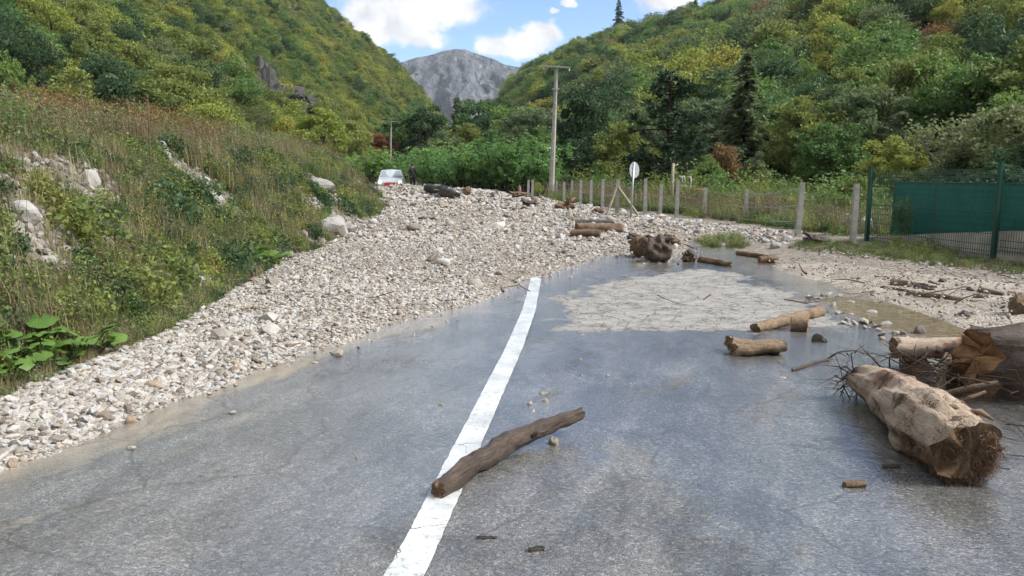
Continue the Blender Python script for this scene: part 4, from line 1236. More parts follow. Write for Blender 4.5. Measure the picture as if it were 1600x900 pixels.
# ------------------------------------------------------------------ trees and shrubs standing on the valley floor
def mid(u, dist, vtop, kind, k, label, name=None, cat='tree', wide=1.0, base=None, group=None):
    dr = ray(u, 275); t = dist / dr[1]; x, y = dr[0] * t, dist
    z = H1(x, y) if base is None else base
    top = CAM_Z + (275 - vtop) / FH * dist
    h = max(0.8, top - z)
    pr = NEAR[kind][k % len(NEAR[kind])] if kind in NEAR else BUSH[k % len(BUSH)]
    nm = name or {'spruce': 'spruce_tree', 'pine': 'pine_tree', 'locust': 'locust_shrub', 'bare': 'bare_tree', 'bush': 'bush'}.get(kind, 'broadleaf_tree')
    return plant_tree(nm, pr, x, y, h, label, cat, group, wide, z)
MIDS = [
    # feathery locusts behind the gravel
    (573, 62, 212, 'locust', 0, "feathery green locust shrub just left of the car", 1.0),
    (628, 64, 216, 'locust', 1, "feathery green locust shrub behind the car", 1.1),
    (676, 50, 214, 'locust', 2, "feathery locust shrub right beside the standing person", 0.95),
    (716, 47, 204, 'locust', 0, "bright feathery locust shrub behind the black trunk", 1.0),
    (752, 46, 208, 'locust', 1, "feathery locust shrub above the brown root stump", 1.0),
    (786, 45, 190, 'locust', 2, "tall feathery locust shrub midway between the black trunk and the power pole", 0.9),
    (826, 44, 188, 'locust', 0, "tallest feathery locust shrub just left of the power pole", 0.9),
    (700, 56, 202, 'locust', 1, "feathery locust shrub rising behind the front locust row", 1.1),
    (850, 50, 212, 'locust', 2, "low locust shrub hidden partly behind the power pole", 1.0),
    # taller trees behind them
    (505, 70, 168, 'yellow', 0, "yellow-green tree at the far end of the roadside bank", 1.1),
    (548, 85, 190, 'olive', 1, "olive tree left of the distant power pole", 1.1),
    (590, 92, 205, 'rust', 0, "brownish tree just left of the distant power pole", 1.2),
    (636, 96, 163, 'green', 0, "light green tree right of the distant power pole", 1.1),
    (676, 92, 158, 'dark', 1, "very dark tree below the left end of the mountain gap", 0.85),
    (716, 110, 150, 'spruce', 1, "pointed tree standing in the mountain gap", 1.1),
    (700, 84, 200, 'sage', 0, "pale green tree behind the bright locust shrubs", 1.1),
    (728, 88, 192, 'olive', 0, "olive yellow tree below the middle of the gap", 0.95),
    (752, 104, 150, 'green', 1, "green tree at the right side of the mountain gap", 1.0),
    (778, 92, 170, 'dark', 0, "dark green tree above the locust row", 1.1),
    (806, 84, 160, 'green', 1, "green tree left of the power pole top", 1.1),
    (838, 78, 158, 'sage', 1, "grey-green tree directly left of the power pole", 1.1),
    (858, 66, 196, 'green', 0, "green tree directly behind the power pole", 1.1),
    (905, 54, 130, 'dark', 0, "tall dark tree just right of the power pole", 0.75),
    (890, 50, 210, 'dark', 1, "low dark tree beneath the tall dark tree", 1.0),
    (940, 58, 165, 'green', 1, "rounded green tree between power pole and pine", 0.95),
    (968, 50, 190, 'olive', 0, "light olive tree left of the pine", 0.95),
    (990, 62, 150, 'sage', 0, "pale green tree behind the round sign", 0.95),
    (1044, 42, 112, 'pine', 0, "dark pine with a bare lower trunk behind the fence posts", 1.15),
    (1008, 45, 222, 'olive', 1, "low olive tree right behind the round sign", 1.1),
    (1092, 54, 140, 'sage', 1, "soft grey-green tree right of the pine", 1.0),
    (1160, 50, 78, 'spruce', 1, "tall soft green conifer right of the pine", 1.25),
    (1128, 44, 222, 'rust', 0, "small tree with orange-brown leaves behind the fence", 0.85),
    (1105, 40, 240, 'green', 0, "small green tree left of the orange-brown tree", 0.9),
    (1178, 40, 232, 'sage', 0, "slender pale sapling right of the orange-brown tree", 0.7),
    (1215, 52, 165, 'dark', 1, "dark green tree behind the middle of the fence", 1.1),
    (1252, 46, 150, 'olive', 0, "olive tree above the leaning concrete post", 1.0),
    (1300, 42, 185, 'green', 1, "leafy green tree above the last two posts", 1.1),
    (1350, 46, 120, 'sage', 1, "large grey-green tree left of the bare tree", 1.0),
    (1400, 38, 205, 'yellow', 1, "yellow-brown small tree behind the green fence corner", 1.0),
    (1452, 36, 112, 'bare', 0, "nearly bare grey tree with twisted limbs", 1.25),
    (1500, 44, 90, 'green', 0, "big green tree behind the bare tree", 1.0),
    (1510, 31, 225, 'sage', 0, "pale leafy tree over the green screen", 1.3),
    (1570, 30, 150, 'sage', 1, "large pale tree at the right border above the fence", 1.15),
    (1590, 42, 60, 'olive', 1, "tall yellowing tree at the top right border", 1.1),
    (1630, 27, 200, 'dark', 0, "dark tree at the right border behind the screen", 1.2),
    (1560, 26, 245, 'dark', 1, "low dark shrub showing over the screen top", 1.3),
    (1620, 36, 120, 'green', 1, "green tree cut off by the right border", 1.1),
    (962, 26 * 13.2, 4, 'spruce', 0, "lone spruce standing on the right ridge skyline", 0.9),
    (1078, 300, 2, 'spruce', 0, "dark conifer on the ridge near the top border", 1.0),
    (92, 30, 172, 'yellow', 0, "yellow-green sapling on the bank at the upper left", 0.8),
    (35, 24, 82, 'green', 0, "bright green sapling at the upper left border", 0.55),
    (172, 34, 128, 'bare', 0, "thin grey leafless shrub on the bank top", 0.8),
]
for (u, dist, vt, kind, k, lb, wd) in MIDS:
    mid(u, dist, vt, kind, k, lb, None, 'shrub' if kind == 'locust' else 'tree', wd)
for (u, dist, vt, k, lb, wd) in [
    (1285, 23.5, 318, 0, "bright green bush between the two leaning concrete posts", 0.9), (1302, 25, 285, 0, "tall green bush behind the last two posts", 0.7),
    (1230, 28, 300, 3, "yellowish bush left of the leaning post", 0.9), (1150, 29, 312, 1, "olive bush behind the short fence post", 0.9),
    (1195, 31, 296, 0, "green bush behind the gap in the posts", 0.9), (920, 38, 285, 1, "olive bush behind the row of close posts", 0.9),
    (985, 36, 288, 2, "dark bush behind the braced post", 0.9), (890, 40, 270, 2, "dark bush behind the power pole foot", 0.9),
    (840, 40.5, 288, 3, "small yellowish bush left of the power pole foot", 0.5), (1415, 16.6, 300, 0, "leafy shrub growing through the green fence", 0.30),
    (1340, 30, 270, 1, "brownish olive bush beside the white river rocks", 0.8), (560, 58, 268, 1, "olive bush at the end of the bank near the car", 0.9)]:
    mid(u, dist, vt, 'bush', k, lb, 'bush', 'bush', wd)

# ------------------------------------------------------------------ rocks of the hillside
M_CRAG = stone_material("crag_rock", [(0, (0.050, 0.050, 0.050)), (1, (0.10, 0.098, 0.095))], 0.9, 5.0)
M_CRAGP = stone_material("pale_crag_rock", [(0, (0.30, 0.29, 0.27)), (1, (0.40, 0.385, 0.36))], 0.9, 5.0)
def crag(u, v, w, h, label, seed, mat=None, lift=0.3, n=7):
    """a broken rock face: slabs jutting from the slope"""
    p = G(u, v + h * 0.42)
    sc = p.y / FPX
    e = empty("rock_outcrop", p); tag(e, label, "rock")
    r = random.Random(seed)
    for i in range(n):
        t = i / max(1, n - 1)
        me = rock_mesh("rock_slab", seed + i, mat or M_CRAG, 4, 0.9, 1.5)
        hh = h * sc * (0.95 - 0.62 * t) * r.uniform(.75, 1.0)
        o_ = link("rock_slab", me, e, ((r.uniform(-.2, .2) + (t - .35) * 0.75) * w * sc, r.uniform(-.1, .6) * w * sc * .5 + 1.2, hh * .30),
                  (r.uniform(-.2, .2), r.uniform(-.25, .25), r.uniform(0, 6)), (w * sc * r.uniform(.26, .42), w * sc * r.uniform(.26, .40), hh * .52))
crag(412, 130, 92, 126, "tall dark rock crag jutting from the left hillside", 900, None, .3, 12)
crag(308, 120, 34, 24, "pale tilted rock ledge left of the dark crag", 930, M_CRAGP, .3, 4)
crag(556, 182, 26, 26, "pale rock face low on the far left hillside", 950, M_CRAGP, .3, 4)
crag(645, 158, 26, 22, "grey rock showing under the far left ridge", 970, M_CRAGP, .3, 4)

# ------------------------------------------------------------------ butterbur with big round leaves
def leaf_disc(seed):
    r = np.random.default_rng(seed)
    nr, na = 4, 14
    V, F = [(0, 0, 0)], []
    for i in range(1, nr + 1):
        for j in range(na):
            a = -math.pi + 0.28 + (2 * math.pi - 0.56) * j / (na - 1); rr = i / nr
            edge = 1 + (0.10 * math.sin(j * 2.3 + seed) + r.normal(0, .03)) * rr
            x = math.cos(a) * rr * edge; y = math.sin(a) * rr * edge * 0.92
            V.append((x + 0.25 * rr * 0, y, 0.16 * rr * rr * math.cos(3 * a + seed) * .5 - 0.14 * rr ** 2 + 0.06 * math.sin(j * 1.9) * rr))
    for j in range(na - 1):
        F.append((0, 1 + j, 2 + j))
    me = bpy.data.meshes.new("leaf")
    for i in range(nr - 1):
        for j in range(na - 1):
            a = 1 + i * na + j
            F.append((a, a + na, a + na + 1, a + 1))
    me.from_pydata(V, [], F); me.materials.append(L_BUTTER)
    for p in me.polygons: p.use_smooth = True
    return me
LEAFD = [leaf_disc(s) for s in range(5)]
def butterbur(u, v, leaves, size, label, seed, spread=0.3):
    p = G(u, v); e = empty("butterbur_plant", p); tag(e, label, "plant")
    r = random.Random(seed)
    for i in range(leaves):
        a = r.uniform(0, 6.28); d = spread * r.uniform(0.15, 1) ** .7; s = size * r.uniform(.6, 1.15)
        lx, ly = math.cos(a) * d, math.sin(a) * d
        gz = max(0.0, S1(p.x + lx, p.y + ly) - p.z)
        hz = gz + r.uniform(.10, .26)
        lf = link("leaf", LEAFD[i % 5], e, (lx, ly, hz), (r.uniform(-.35, .35) + .25, r.uniform(-.35, .35), r.uniform(0, 6.28)), (s, s, s))
        mb = MB(); mb.tube([(lx * .25, ly * .25, min(gz, hz - .05) - 0.02), (lx * .8, ly * .8, hz * .7), (lx, ly, hz)], [.007, .006, .005], 5)
        link("stalk", mb.mesh("stalk", L_BUTTER, True), e)
for i, a in enumerate([(25, 548, 6, .135, "butterbur plant with the largest leaves at the left border", .30), (25, 590, 16, .075, "low butterbur clump at the lower left border", .30),
                       (85, 582, 20, .075, "butterbur clump right beside the gravel edge at lower left", .30), (130, 566, 14, .08, "butterbur clump below the smooth grey boulder", .28),
                       (5, 615, 10, .07, "smallest butterbur clump at the lower left corner of the bank", .2), (417, 414, 26, .11, "butterbur clump alone at the gravel edge mid bank", .36), (60, 560, 12, .08, "butterbur clump behind the low border clump", .3),
                       (322, 402, 9, .08, "small bright leafy plant above the gravel edge", .2)]):
    butterbur(a[0], a[1], a[2], a[3], a[4], 40 + i, a[5])

# ------------------------------------------------------------------ dead stalk standing on the bank
def dead_stalk(u, v0, v1, label, lean=0.0, seed=1):
    p = G(u, v0); top = (v0 - v1) / FPX * math.hypot(p.x, p.y)
    e = empty("dead_stalk", p); tag(e, label, "stalk")
    mb = MB(); r = random.Random(seed)
    mb.tube([(0, 0, -.05), (lean * .3, 0, top * .4), (lean * .6, .01, top * .75), (lean, 0, top)], [.011, .010, .009, .004], 6)
    link("stem", mb.mesh("stem", L_STEM, True), e)
    mb = MB()
    for i in range(22):
        t = r.uniform(.5, 1.0); a = r.uniform(0, 6.28); q = Vector((lean * t, 0, top * t))
        mb.tube([q, q + Vector((math.cos(a) * .05, math.sin(a) * .05, .05))], [.005, .002], 4)
    s_ = link("seed_head", mb.mesh("seed_head", L_STEM), e); s_['kind'] = 'stuff'
dead_stalk(237, 290, 165, "tall dark dead stalk standing alone on the left bank", .03, 1)
dead_stalk(137, 245, 150, "dead stalk among red shrubs on the bank top", -.03, 2)
dead_stalk(560, 235, 170, "dead stalk at the far end of the bank", .02, 3)

# ================================================================== OBJECTS
def wood_material(name, stops, rough=0.75, spec=0.3, patch=None, bump=0.9):
    m, nt, bs = material(name, rough, spec)
    uv = nt.t.nodes.new('ShaderNodeTexCoord').outputs['UV']
    ob = nt.obj()
    q = nt.vmath('MULTIPLY', uv, (4.0, 60.0, 1))
    n1 = nt.noise(q, 1.0, 6, 0.7, 0.9); n2 = nt.noise(ob, 9, 6, 0.7); n4 = nt.noise(ob, 34, 4, 0.7)
    c = nt.ramp(nt.math('ADD', nt.math('MULTIPLY', n1, 0.5), nt.math('ADD', nt.math('MULTIPLY', n2, 0.3), nt.math('MULTIPLY', n4, 0.2))), stops)
    # grain checks and grime
    chk = nt.math('LESS_THAN', nt.noise(nt.vmath('MULTIPLY', uv, (2.2, 110.0, 1)), 1.0, 3, 0.6, 0.5), 0.36)
    c = nt.mix(nt.math('MULTIPLY', chk, 0.65), c, stops[0][1])
    c = nt.mix(nt.mr(nt.noise(ob, 3.2, 5, 0.65), 0.50, 0.62, 0, 0.7), c, (0.060, 0.040, 0.027))
    if patch:
        for (pc, ps, pt) in patch:
            n3 = nt.noise(ob, ps, 6, 0.66)
            c = nt.mix(nt.mr(n3, pt, pt + 0.06), c, pc)
    nt.set(bs.inputs['Base Color'], c)
    nt.set(bs.inputs['Normal'], nt.bump(n4, bump * .5, 0.012, nt.bump(n2, bump * .7, 0.03, nt.bump(n1, bump, 0.014))))
    return m
W_DARK = wood_material("wet_dark_bark", [(0.36, (0.020, 0.013, 0.009)), (0.5, (0.064, 0.042, 0.029)), (0.64, (0.17, 0.12, 0.084))], 0.55, 0.5)
W_BLACK = wood_material("black_wet_bark", [(0.34, (0.008, 0.007, 0.007)), (0.64, (0.040, 0.034, 0.030))], 0.5, 0.5)
W_BROWN = wood_material("brown_wood", [(0.34, (0.065, 0.038, 0.024)), (0.5, (0.155, 0.098, 0.060)), (0.64, (0.28, 0.195, 0.125))], 0.7)
W_PALE = wood_material("peeled_wood", [(0.34, (0.24, 0.155, 0.10)), (0.48, (0.42, 0.32, 0.235)), (0.62, (0.60, 0.50, 0.40))], 0.65, 0.35, [((0.30, 0.15, 0.085), 4.0, 0.535), ((0.085, 0.052, 0.036), 6.0, 0.545)], 1.0)
W_TAN = wood_material("weathered_driftwood", [(0.34, (0.105, 0.068, 0.042)), (0.5, (0.235, 0.165, 0.105)), (0.64, (0.38, 0.285, 0.185))], 0.75)
W_FIBRE = plain("root_fibre", (0.165, 0.105, 0.066), 0.9, 0.2, var=0.6, scale=20)
W_FIBRE2 = plain("dark_root_fibre", (0.045, 0.030, 0.022), 0.85, 0.3, var=0.5, scale=20)
def end_material(name, a, b):
    m, nt, bs = material(name, 0.7, 0.3)
    o = nt.obj()
    n = nt.noise(o, 16, 5, 0.7); n2 = nt.noise(o, 60, 3, 0.6)
    nt.set(bs.inputs['Base Color'], nt.ramp(nt.math('ADD', nt.math('MULTIPLY', n, .7), nt.math('MULTIPLY', n2, .3)), [(0.32, a), (0.65, b)]))
    nt.set(bs.inputs['Normal'], nt.bump(n, 0.8, 0.02))
    return m
E_ORANGE = end_material("splintered_orange_wood", (0.10, 0.048, 0.024), (0.40, 0.215, 0.095))
E_BROWN = end_material("broken_brown_wood", (0.06, 0.036, 0.022), (0.26, 0.165, 0.095))

def log_parts(pts, rad, seed, mat, emat, nring=16, rough=0.10, jag=0.25, name="log"):
    """returns side mesh and two end meshes around the local origin (midpoint), and the midpoint"""
    pts = [np.array(p, float) for p in pts]
    L = sum(np.linalg.norm(b - a) for a, b in zip(pts, pts[1:]))
    ns = int(min(44, max(8, L / (max(rad) * 0.33))))
    cum = np.cumsum([0] + [np.linalg.norm(b - a) for a, b in zip(pts, pts[1:])]) / L
    ts = np.linspace(0, 1, ns)
    P = np.stack([np.interp(ts, cum, [p[k] for p in pts]) for k in range(3)], 1)
    for _ in range(3):
        P[1:-1] = (P[:-2] + 2 * P[1:-1] + P[2:]) / 4
    Rr = np.interp(ts, np.linspace(0, 1, len(rad)), rad)
    mid_ = P.mean(0); P = P - mid_
    T = np.gradient(P, axis=0); T /= np.linalg.norm(T, axis=1, keepdims=True)
    up = np.array((0.05, 0.08, 1.0)); A = np.cross(T, up); A /= np.linalg.norm(A, axis=1, keepdims=True) + 1e-9
    B = np.cross(T, A)
    th = np.arange(nring) / nring * 2 * math.pi
    c, s = np.cos(th), np.sin(th)
    al = (ts * L / max(rad))[:, None]
    nz = fbm(c[None] * 1.1 + al * .55 + seed, s[None] * 1.1 + al * .35 + seed * .7, seed % 89, 4) * rough * 2 + fbm(c[None] * 4 + seed, s[None] * 4 + al * .3, seed % 83, 3) * rough * 1.2
    rr = Rr[:, None] * (1 + nz)
    V = P[:, None, :] + A[:, None, :] * (c[None] * rr)[..., None] + B[:, None, :] * (s[None] * rr)[..., None]
    r = np.random.default_rng(seed)
    # broken, uneven ends
    j0 = (fbm(c * 1.3 + seed, s * 1.3, seed + 3, 2) * 1.4 + r.uniform(-.22, .22, nring)) * jag * Rr[0]
    j1 = (fbm(c * 1.3 + seed, s * 1.3, seed + 4, 2) * 1.4 + r.uniform(-.22, .22, nring)) * jag * Rr[-1]
    V[0] += -T[0][None] * j0[:, None]; V[-1] += T[-1][None] * j1[:, None]
    v = V.reshape(-1, 3)
    i = np.arange(ns - 1)[:, None] * nring + np.arange(nring)[None]; k = np.arange(ns - 1)[:, None] * nring + (np.arange(nring)[None] + 1) % nring
    f = np.stack([i, k, k + nring, i + nring], -1).reshape(-1, 4)
    me = mesh_np(name, v, f, mat, True)
    uvl = me.uv_layers.new(name="grain")
    li = np.zeros(len(me.loops), dtype=np.int32); me.loops.foreach_get('vertex_index', li)
    uu = np.stack([(li // nring) / (ns - 1) * L * 1.6, np.abs(((li % nring) / nring * 2 - 1)) * max(rad) * 6], 1)
    uvl.data.foreach_set('uv', uu.astype(np.float32).ravel())
    ends = []
    for e, sgn in ((0, -1), (ns - 1, 1)):
        ring = V[e]; cen = ring.mean(0)
        inner = cen + (ring - cen) * 0.55 + T[e][None] * sgn * ((fbm(c * 1.9 + seed + e, s * 1.9, seed + 9, 3) * 1.6 - .1 + r.uniform(-.12, .12, nring)) * jag * Rr[e])[:, None]
        vv = np.vstack([ring, inner, cen + T[e] * sgn * jag * Rr[e] * r.uniform(-.3, .3)])
        ff = [(a, (a + 1) % nring, nring + (a + 1) % nring, nring + a) for a in range(nring)] + [(nring + a, nring + (a + 1) % nring, 2 * nring) for a in range(nring)]
        m_ = bpy.data.meshes.new("broken_end"); m_.from_pydata([tuple(q) for q in vv], [], ff); m_.materials.append(emat); m_.polygons.foreach_set('use_smooth', [True] * len(m_.polygons)); ends.append(m_)
    return me, ends, Vector(mid_)
def make_log(pts, rad, seed, mat, emat, label, cat="log", name="log", nring=16, rough=0.10, jag=0.25, stubs=0):
    me, ends, mid_ = log_parts(pts, rad, seed, mat, emat, nring, rough, jag, name)
    e = empty(name, mid_)
    link("bark" if mat in (W_DARK, W_BLACK) else "stem", me, e)
    for q in ends: link("broken_end", q, e)
    r = random.Random(seed)
    for i in range(stubs):
        t = r.uniform(.15, .85); a = Vector(pts[0]).lerp(Vector(pts[-1]), t) - mid_
        ax = (Vector(pts[-1]) - Vector(pts[0])).normalized(); dv = ax.cross(Vector((0, 0, 1))).normalized() * r.choice((-.8, .8)) + Vector((0, 0, r.uniform(.2, 1))); dv.normalize()
        R = max(rad); mb = MB(); mb.tube([a + dv * R * .5, a + dv * R * 1.2, a + dv * R * 1.6 + ax * R * .3], [R * .3, R * .24, R * .14], 7)
        link("branch_stub", mb.mesh("branch_stub", mat, True), e)
    tag(e, label, cat)
    return e
def log_px(u0, v0, u1, v1, r0, r1, seed, mat, emat, label, cat="log", name="log", lift=0.0, **k):
    """a log lying on the ground; pixel ends are its centre line, radii in pixels"""
    ps, rs = [], []
    for (u, v, rp) in ((u0, v0, r0), (u1, v1, r1)):
        g = G(u, v + rp * .9); R = rp * math.hypot(g.x, g.y) / FPX
        ps.append(g + Vector((0, 0, R * .82 + lift))); rs.append(R)
    mid_ = ps[0].lerp(ps[1], .5) + Vector((0, 0, 0.0)) + Vector((random.uniform(-.3, .3), random.uniform(-.3, .3), 0)) * rs[0]
    return make_log([ps[0], mid_, ps[1]], [rs[0], (rs[0] + rs[1]) / 2 * 1.05, rs[1]], seed, mat, emat, label, cat, name, **k)

# --- log lying over the centre line, propped on a stone
make_log([on_z(686, 764, .052), on_z(745, 722, .060), on_z(800, 690, .078), on_z(868, 660, .118), on_z(908, 644, .145)], [.047, .056, .057, .05, .036], 5, W_DARK, E_BROWN,
         "dark wet log lying diagonally across the white centre line", nring=30, rough=.2, jag=.5, stubs=1)
def stone(u, v, w, h, label, seed, mat=None, group=None, flat=.7):
    o_ = boulder(u, v, w, h, label, seed, mat, seed * 1.7, 0.0, "stone", "stone", flat)
    if group: o_['group'] = group
    return o_
M_WSTONE = stone_material("wet_stone", [(0, (0.20, 0.17, 0.13)), (1, (0.36, 0.32, 0.26))], 0.5, 2.0, True)
M_DSTONE = stone_material("dark_wet_stone", [(0, (0.022, 0.018, 0.016)), (1, (0.05, 0.040, 0.034))], 0.45, 2.0, True)
M_PURP = stone_material("purple_stone", [(0, (0.13, 0.095, 0.10)), (1, (0.16, 0.12, 0.125))], 0.6, 2.0)
stone(866, 688, 25, 22, "wet brown stone propping up the log on the centre line", 3, M_WSTONE)
for i, (u, v, w, h, lb) in enumerate([(850, 614, 18, 9, "rearmost stone of the small cluster behind the propped log"), (829, 630, 14, 10, "left stone of the small cluster behind the propped log"),
        (852, 626, 13, 11, "middle pale stone of the small cluster behind the propped log"), (832, 643, 16, 9, "front pale stone of the small cluster behind the propped log"), (855, 638, 10, 5, "tiny flat stone at the right of the small cluster"),
        (558, 715, 9, 11, "dark pebble alone on the left lane"), (690, 632, 12, 9, "brown pebble beside the centre line's left edge"), (633, 696, 9, 6, "small brown pebble left of the propped log"),
        (907, 561, 7, 6, "rear pebble of four right of the centre line"), (908, 586, 8, 7, "left pebble of four right of the centre line"), (950, 587, 9, 8, "palest pebble of four right of the centre line"), (985, 600, 8, 7, "right pebble of four right of the centre line"),
        (1222, 590, 16, 6, "flat brown stone in the water left of the twig"), (1345, 500, 8, 7, "small white stone near the dry crazed patch")]):
    stone(u, v, w, h, lb, 20 + i, M_WSTONE if i not in (2, 3, 10, 13) else M_BOUL)
stone(530, 551, 24, 17, "brown wet stone alone at the gravel's edge", 41, M_WSTONE)
stone(1280, 528, 28, 20, "dark wet stone beside the split wood chunk", 42, M_DSTONE)
stone(1437, 517, 26, 20, "purplish stone standing in the muddy puddle", 43, M_PURP, None, .95)
stone(1505, 491, 29, 14, "black wet stone on the silt shore", 44, M_DSTONE)
for i, (u, v, w, h, lb) in enumerate([(290, 562, 30, 10, "yellowish flat stone on the near gravel"), (240, 599, 32, 14, "tan stone on the near gravel above the asphalt"), (198, 601, 18, 13, "bluish grey stone on the near gravel"),
        (180, 590, 20, 10, "rusty stone on the near gravel"), (20, 722, 22, 18, "tan stone at the gravel tip by the left border"), (205, 656, 22, 18, "cream stone at the near gravel edge"), (108, 678, 16, 16, "brown stone at the near gravel edge"),
        (95, 632, 22, 14, "dark grey stone half buried in the near gravel"), (418, 553, 20, 14, "white stone on the gravel fan above the road edge"), (480, 492, 18, 9, "brown flat stone mid gravel fan"), (350, 560, 18, 9, "grey flat stone near the gravel edge"),
        (675, 372, 14, 10, "dark brown stone on the far gravel"), (780, 425, 18, 12, "brown stone near the gravel front"), (808, 365, 14, 8, "pale slab on the far gravel")]):
    stone(u, v, w, h, lb, 60 + i, M_BROWN if any(k in lb for k in ('yellow', 'tan', 'rusty', 'brown', 'cream')) else M_BOUL, None, .6)
for i, (u, v, w, h, lb) in enumerate([(1362, 487, 20, 9, "flat white stone at the puddle's left end"), (1385, 505, 22, 10, "pale stone in a row along the puddle"), (1400, 520, 16, 9, "pale stone just left of the purplish stone"),
        (1310, 488, 14, 8, "small pale stone at the puddle's far edge"), (1330, 472, 16, 7, "pale stone at the far corner of the puddle"), (1378, 528, 14, 10, "dark stone near the peeled log's tip")]):
    stone(u, v, w, h, lb, 90 + i, M_BOUL if 'dark' not in lb else M_WSTONE, None, .6)
for i, (u, v, w, h, lb) in enumerate([(1212, 383, 22, 14, "white boulder at the left end of the low wall"), (1228, 372, 18, 13, "grey boulder behind the white one by the wall end"), (1195, 376, 16, 9, "pale boulder on the gravel by the weeds"),
        (1322, 348, 34, 40, "large white river boulder between the leaning posts"), (1350, 352, 30, 36, "cream river boulder right of the last post"), (1305, 334, 20, 16, "pale river rock above the large white boulder")]):
    o_ = boulder(u, v, w, h, lb, 120 + i)

# --- big peeled trunk at the right
def fibres(name, parent, centre, axis, R, n, length, seed, mat, spread=1.0, along=0.25, wid=0.006):
    r = np.random.default_rng(seed)
    ax = np.array(axis) / np.linalg.norm(axis); a = np.cross(ax, (0, 0, 1)); a /= np.linalg.norm(a); b = np.cross(ax, a)
    V, F = [], []
    th = r.uniform(0, 6.283, n); q = r.uniform(0, 1, n) ** .5 * R * spread; t = r.uniform(-along, 0.02, n)
    base = np.array(centre) + a * (np.cos(th) * q)[:, None] + b * (np.sin(th) * q)[:, None] + ax * t[:, None]
    d = rnd_dirs(r, n) * 1.3 + ax * 0.25 + a * (np.cos(th) * .35)[:, None] + b * (np.sin(th) * .35)[:, None] + np.array((0, 0, -.45)); d /= np.linalg.norm(d, axis=1, keepdims=True)
    d2 = d + r.normal(0, .5, (n, 3)) + np.array((0, 0, -.4)); d2 /= np.linalg.norm(d2, axis=1, keepdims=True)
    s = np.cross(d, rnd_dirs(r, n)); s /= np.linalg.norm(s, axis=1, keepdims=True); w = wid * r.uniform(.4, 1.3, n)[:, None]
    L = length * r.uniform(.3, 1.2, n)[:, None]
    m1 = base + d * L * .5; e1 = m1 + d2 * L * .5
    v = np.stack([base - s * w, base + s * w, m1 + s * w * .8, m1 - s * w * .8, e1 + s * w * .2, e1 - s * w * .2], 1).reshape(-1, 3)
    k = np.arange(n)[:, None] * 6
    o_ = link(name, mesh_np(name, v, np.vstack([k + np.array((0, 1, 2, 3)), k + np.array((3, 2, 4, 5))]), mat), parent); o_['kind'] = 'stuff'
    return o_
bp = [on_z(1342, 590, .16), on_z(1385, 612, .165), on_z(1430, 645, .175), on_z(1475, 680, .185), on_z(1512, 712, .17)]
big = make_log(bp, [.085, .145, .17, .19, .16], 11, W_PALE, E_BROWN, "big peeled trunk with a shaggy broken end lying at the right", "log", "trunk", nring=40, rough=.20, jag=.35)
_ax = Vector(bp[-1]) - Vector(bp[-2]); _m = big.location
_e = Vector(bp[-1]) - _m
fibres("root_fibres", big, _e, _ax, .160, 11000, .040, 61, W_FIBRE, 1.08, .14, .0017)
fibres("bark_collar", big, Vector(bp[3]) - _m, _ax, .190, 8000, .040, 62, W_FIBRE, 1.05, .10, .0018)
fibres("trailing_roots", big, Vector(bp[0]) - _m + Vector((-.06, 0, -.02)), Vector(bp[0]) - Vector(bp[1]), .11, 90, .26, 63, W_FIBRE2, 1.0, .08, .004)
for i, (dx_, dz_, s_) in enumerate([(-.03, .10, .5), (.08, .04, .8), (-.12, -.03, .6)]):
    mb = MB(); c0 = Vector(bp[3]) - _m + Vector((dx_, -.05, .12 + dz_ * .5)); mb.tube([c0, c0 + Vector((.06, -.06, .03)) * s_, c0 + Vector((.14, -.08, -.02)) * s_], [.022, .018, .007], 7)
    link("root_stub", mb.mesh("root_stub", W_TAN, True), big)
# --- pile behind it
make_log([at_y(1396, 543, 6.15), at_y(1460, 544, 6.1), at_y(1540, 548, 6.0)], [.080, .088, .092], 12, W_PALE, E_BROWN, "pale peeled log lying level behind the big peeled trunk", nring=20, rough=.08, jag=.5)
make_log([at_y(1526, 560, 5.6), at_y(1600, 566, 5.5), at_y(1740, 580, 5.35)], [.26, .30, .31], 13, W_DARK, E_ORANGE, "thick dark trunk with a splintered orange end at the right border", "log", "trunk", nring=36, rough=.24, jag=.7)
make_log([at_y(1512, 524, 6.7), at_y(1600, 519, 6.6), at_y(1700, 515, 6.5)], [.04, .05, .05], 14, W_TAN, E_BROWN, "pale thin log lying behind the dark trunk at the right border", nring=14)
make_log([at_y(1600, 530, 6.1), at_y(1690, 530, 6.0)], [.07, .07], 15, W_BROWN, E_BROWN, "brown log on top of the dark trunk at the border", nring=14)
make_log([at_y(1480, 556, 5.95), at_y(1473, 585, 5.72), at_y(1468, 612, 5.5)], [.032, .036, .034], 16, W_TAN, E_BROWN, "pale branch slanting up from the trunk to the level log", "branch", "branch", nring=12)
make_log([at_y(1474, 616, 5.35), at_y(1520, 606, 5.2), at_y(1560, 598, 5.15)], [.020, .024, .02], 17, W_TAN, E_BROWN, "grey-brown branch running under the dark trunk", "branch", "branch", nring=10)
make_log([at_y(1490, 634, 5.2), at_y(1515, 622, 5.1), at_y(1540, 612, 5.1)], [.012, .016, .012], 18, W_TAN, E_BROWN, "thin lower branch under the dark trunk", "branch", "branch", nring=8)
make_log([at_y(1425, 560, 6.3), at_y(1440, 585, 6.1), at_y(1452, 600, 6.0)], [.08, .10, .07], 19, W_BROWN, E_BROWN, "brown root chunk wedged beneath the level log", "root", "root", nring=14, rough=.3)
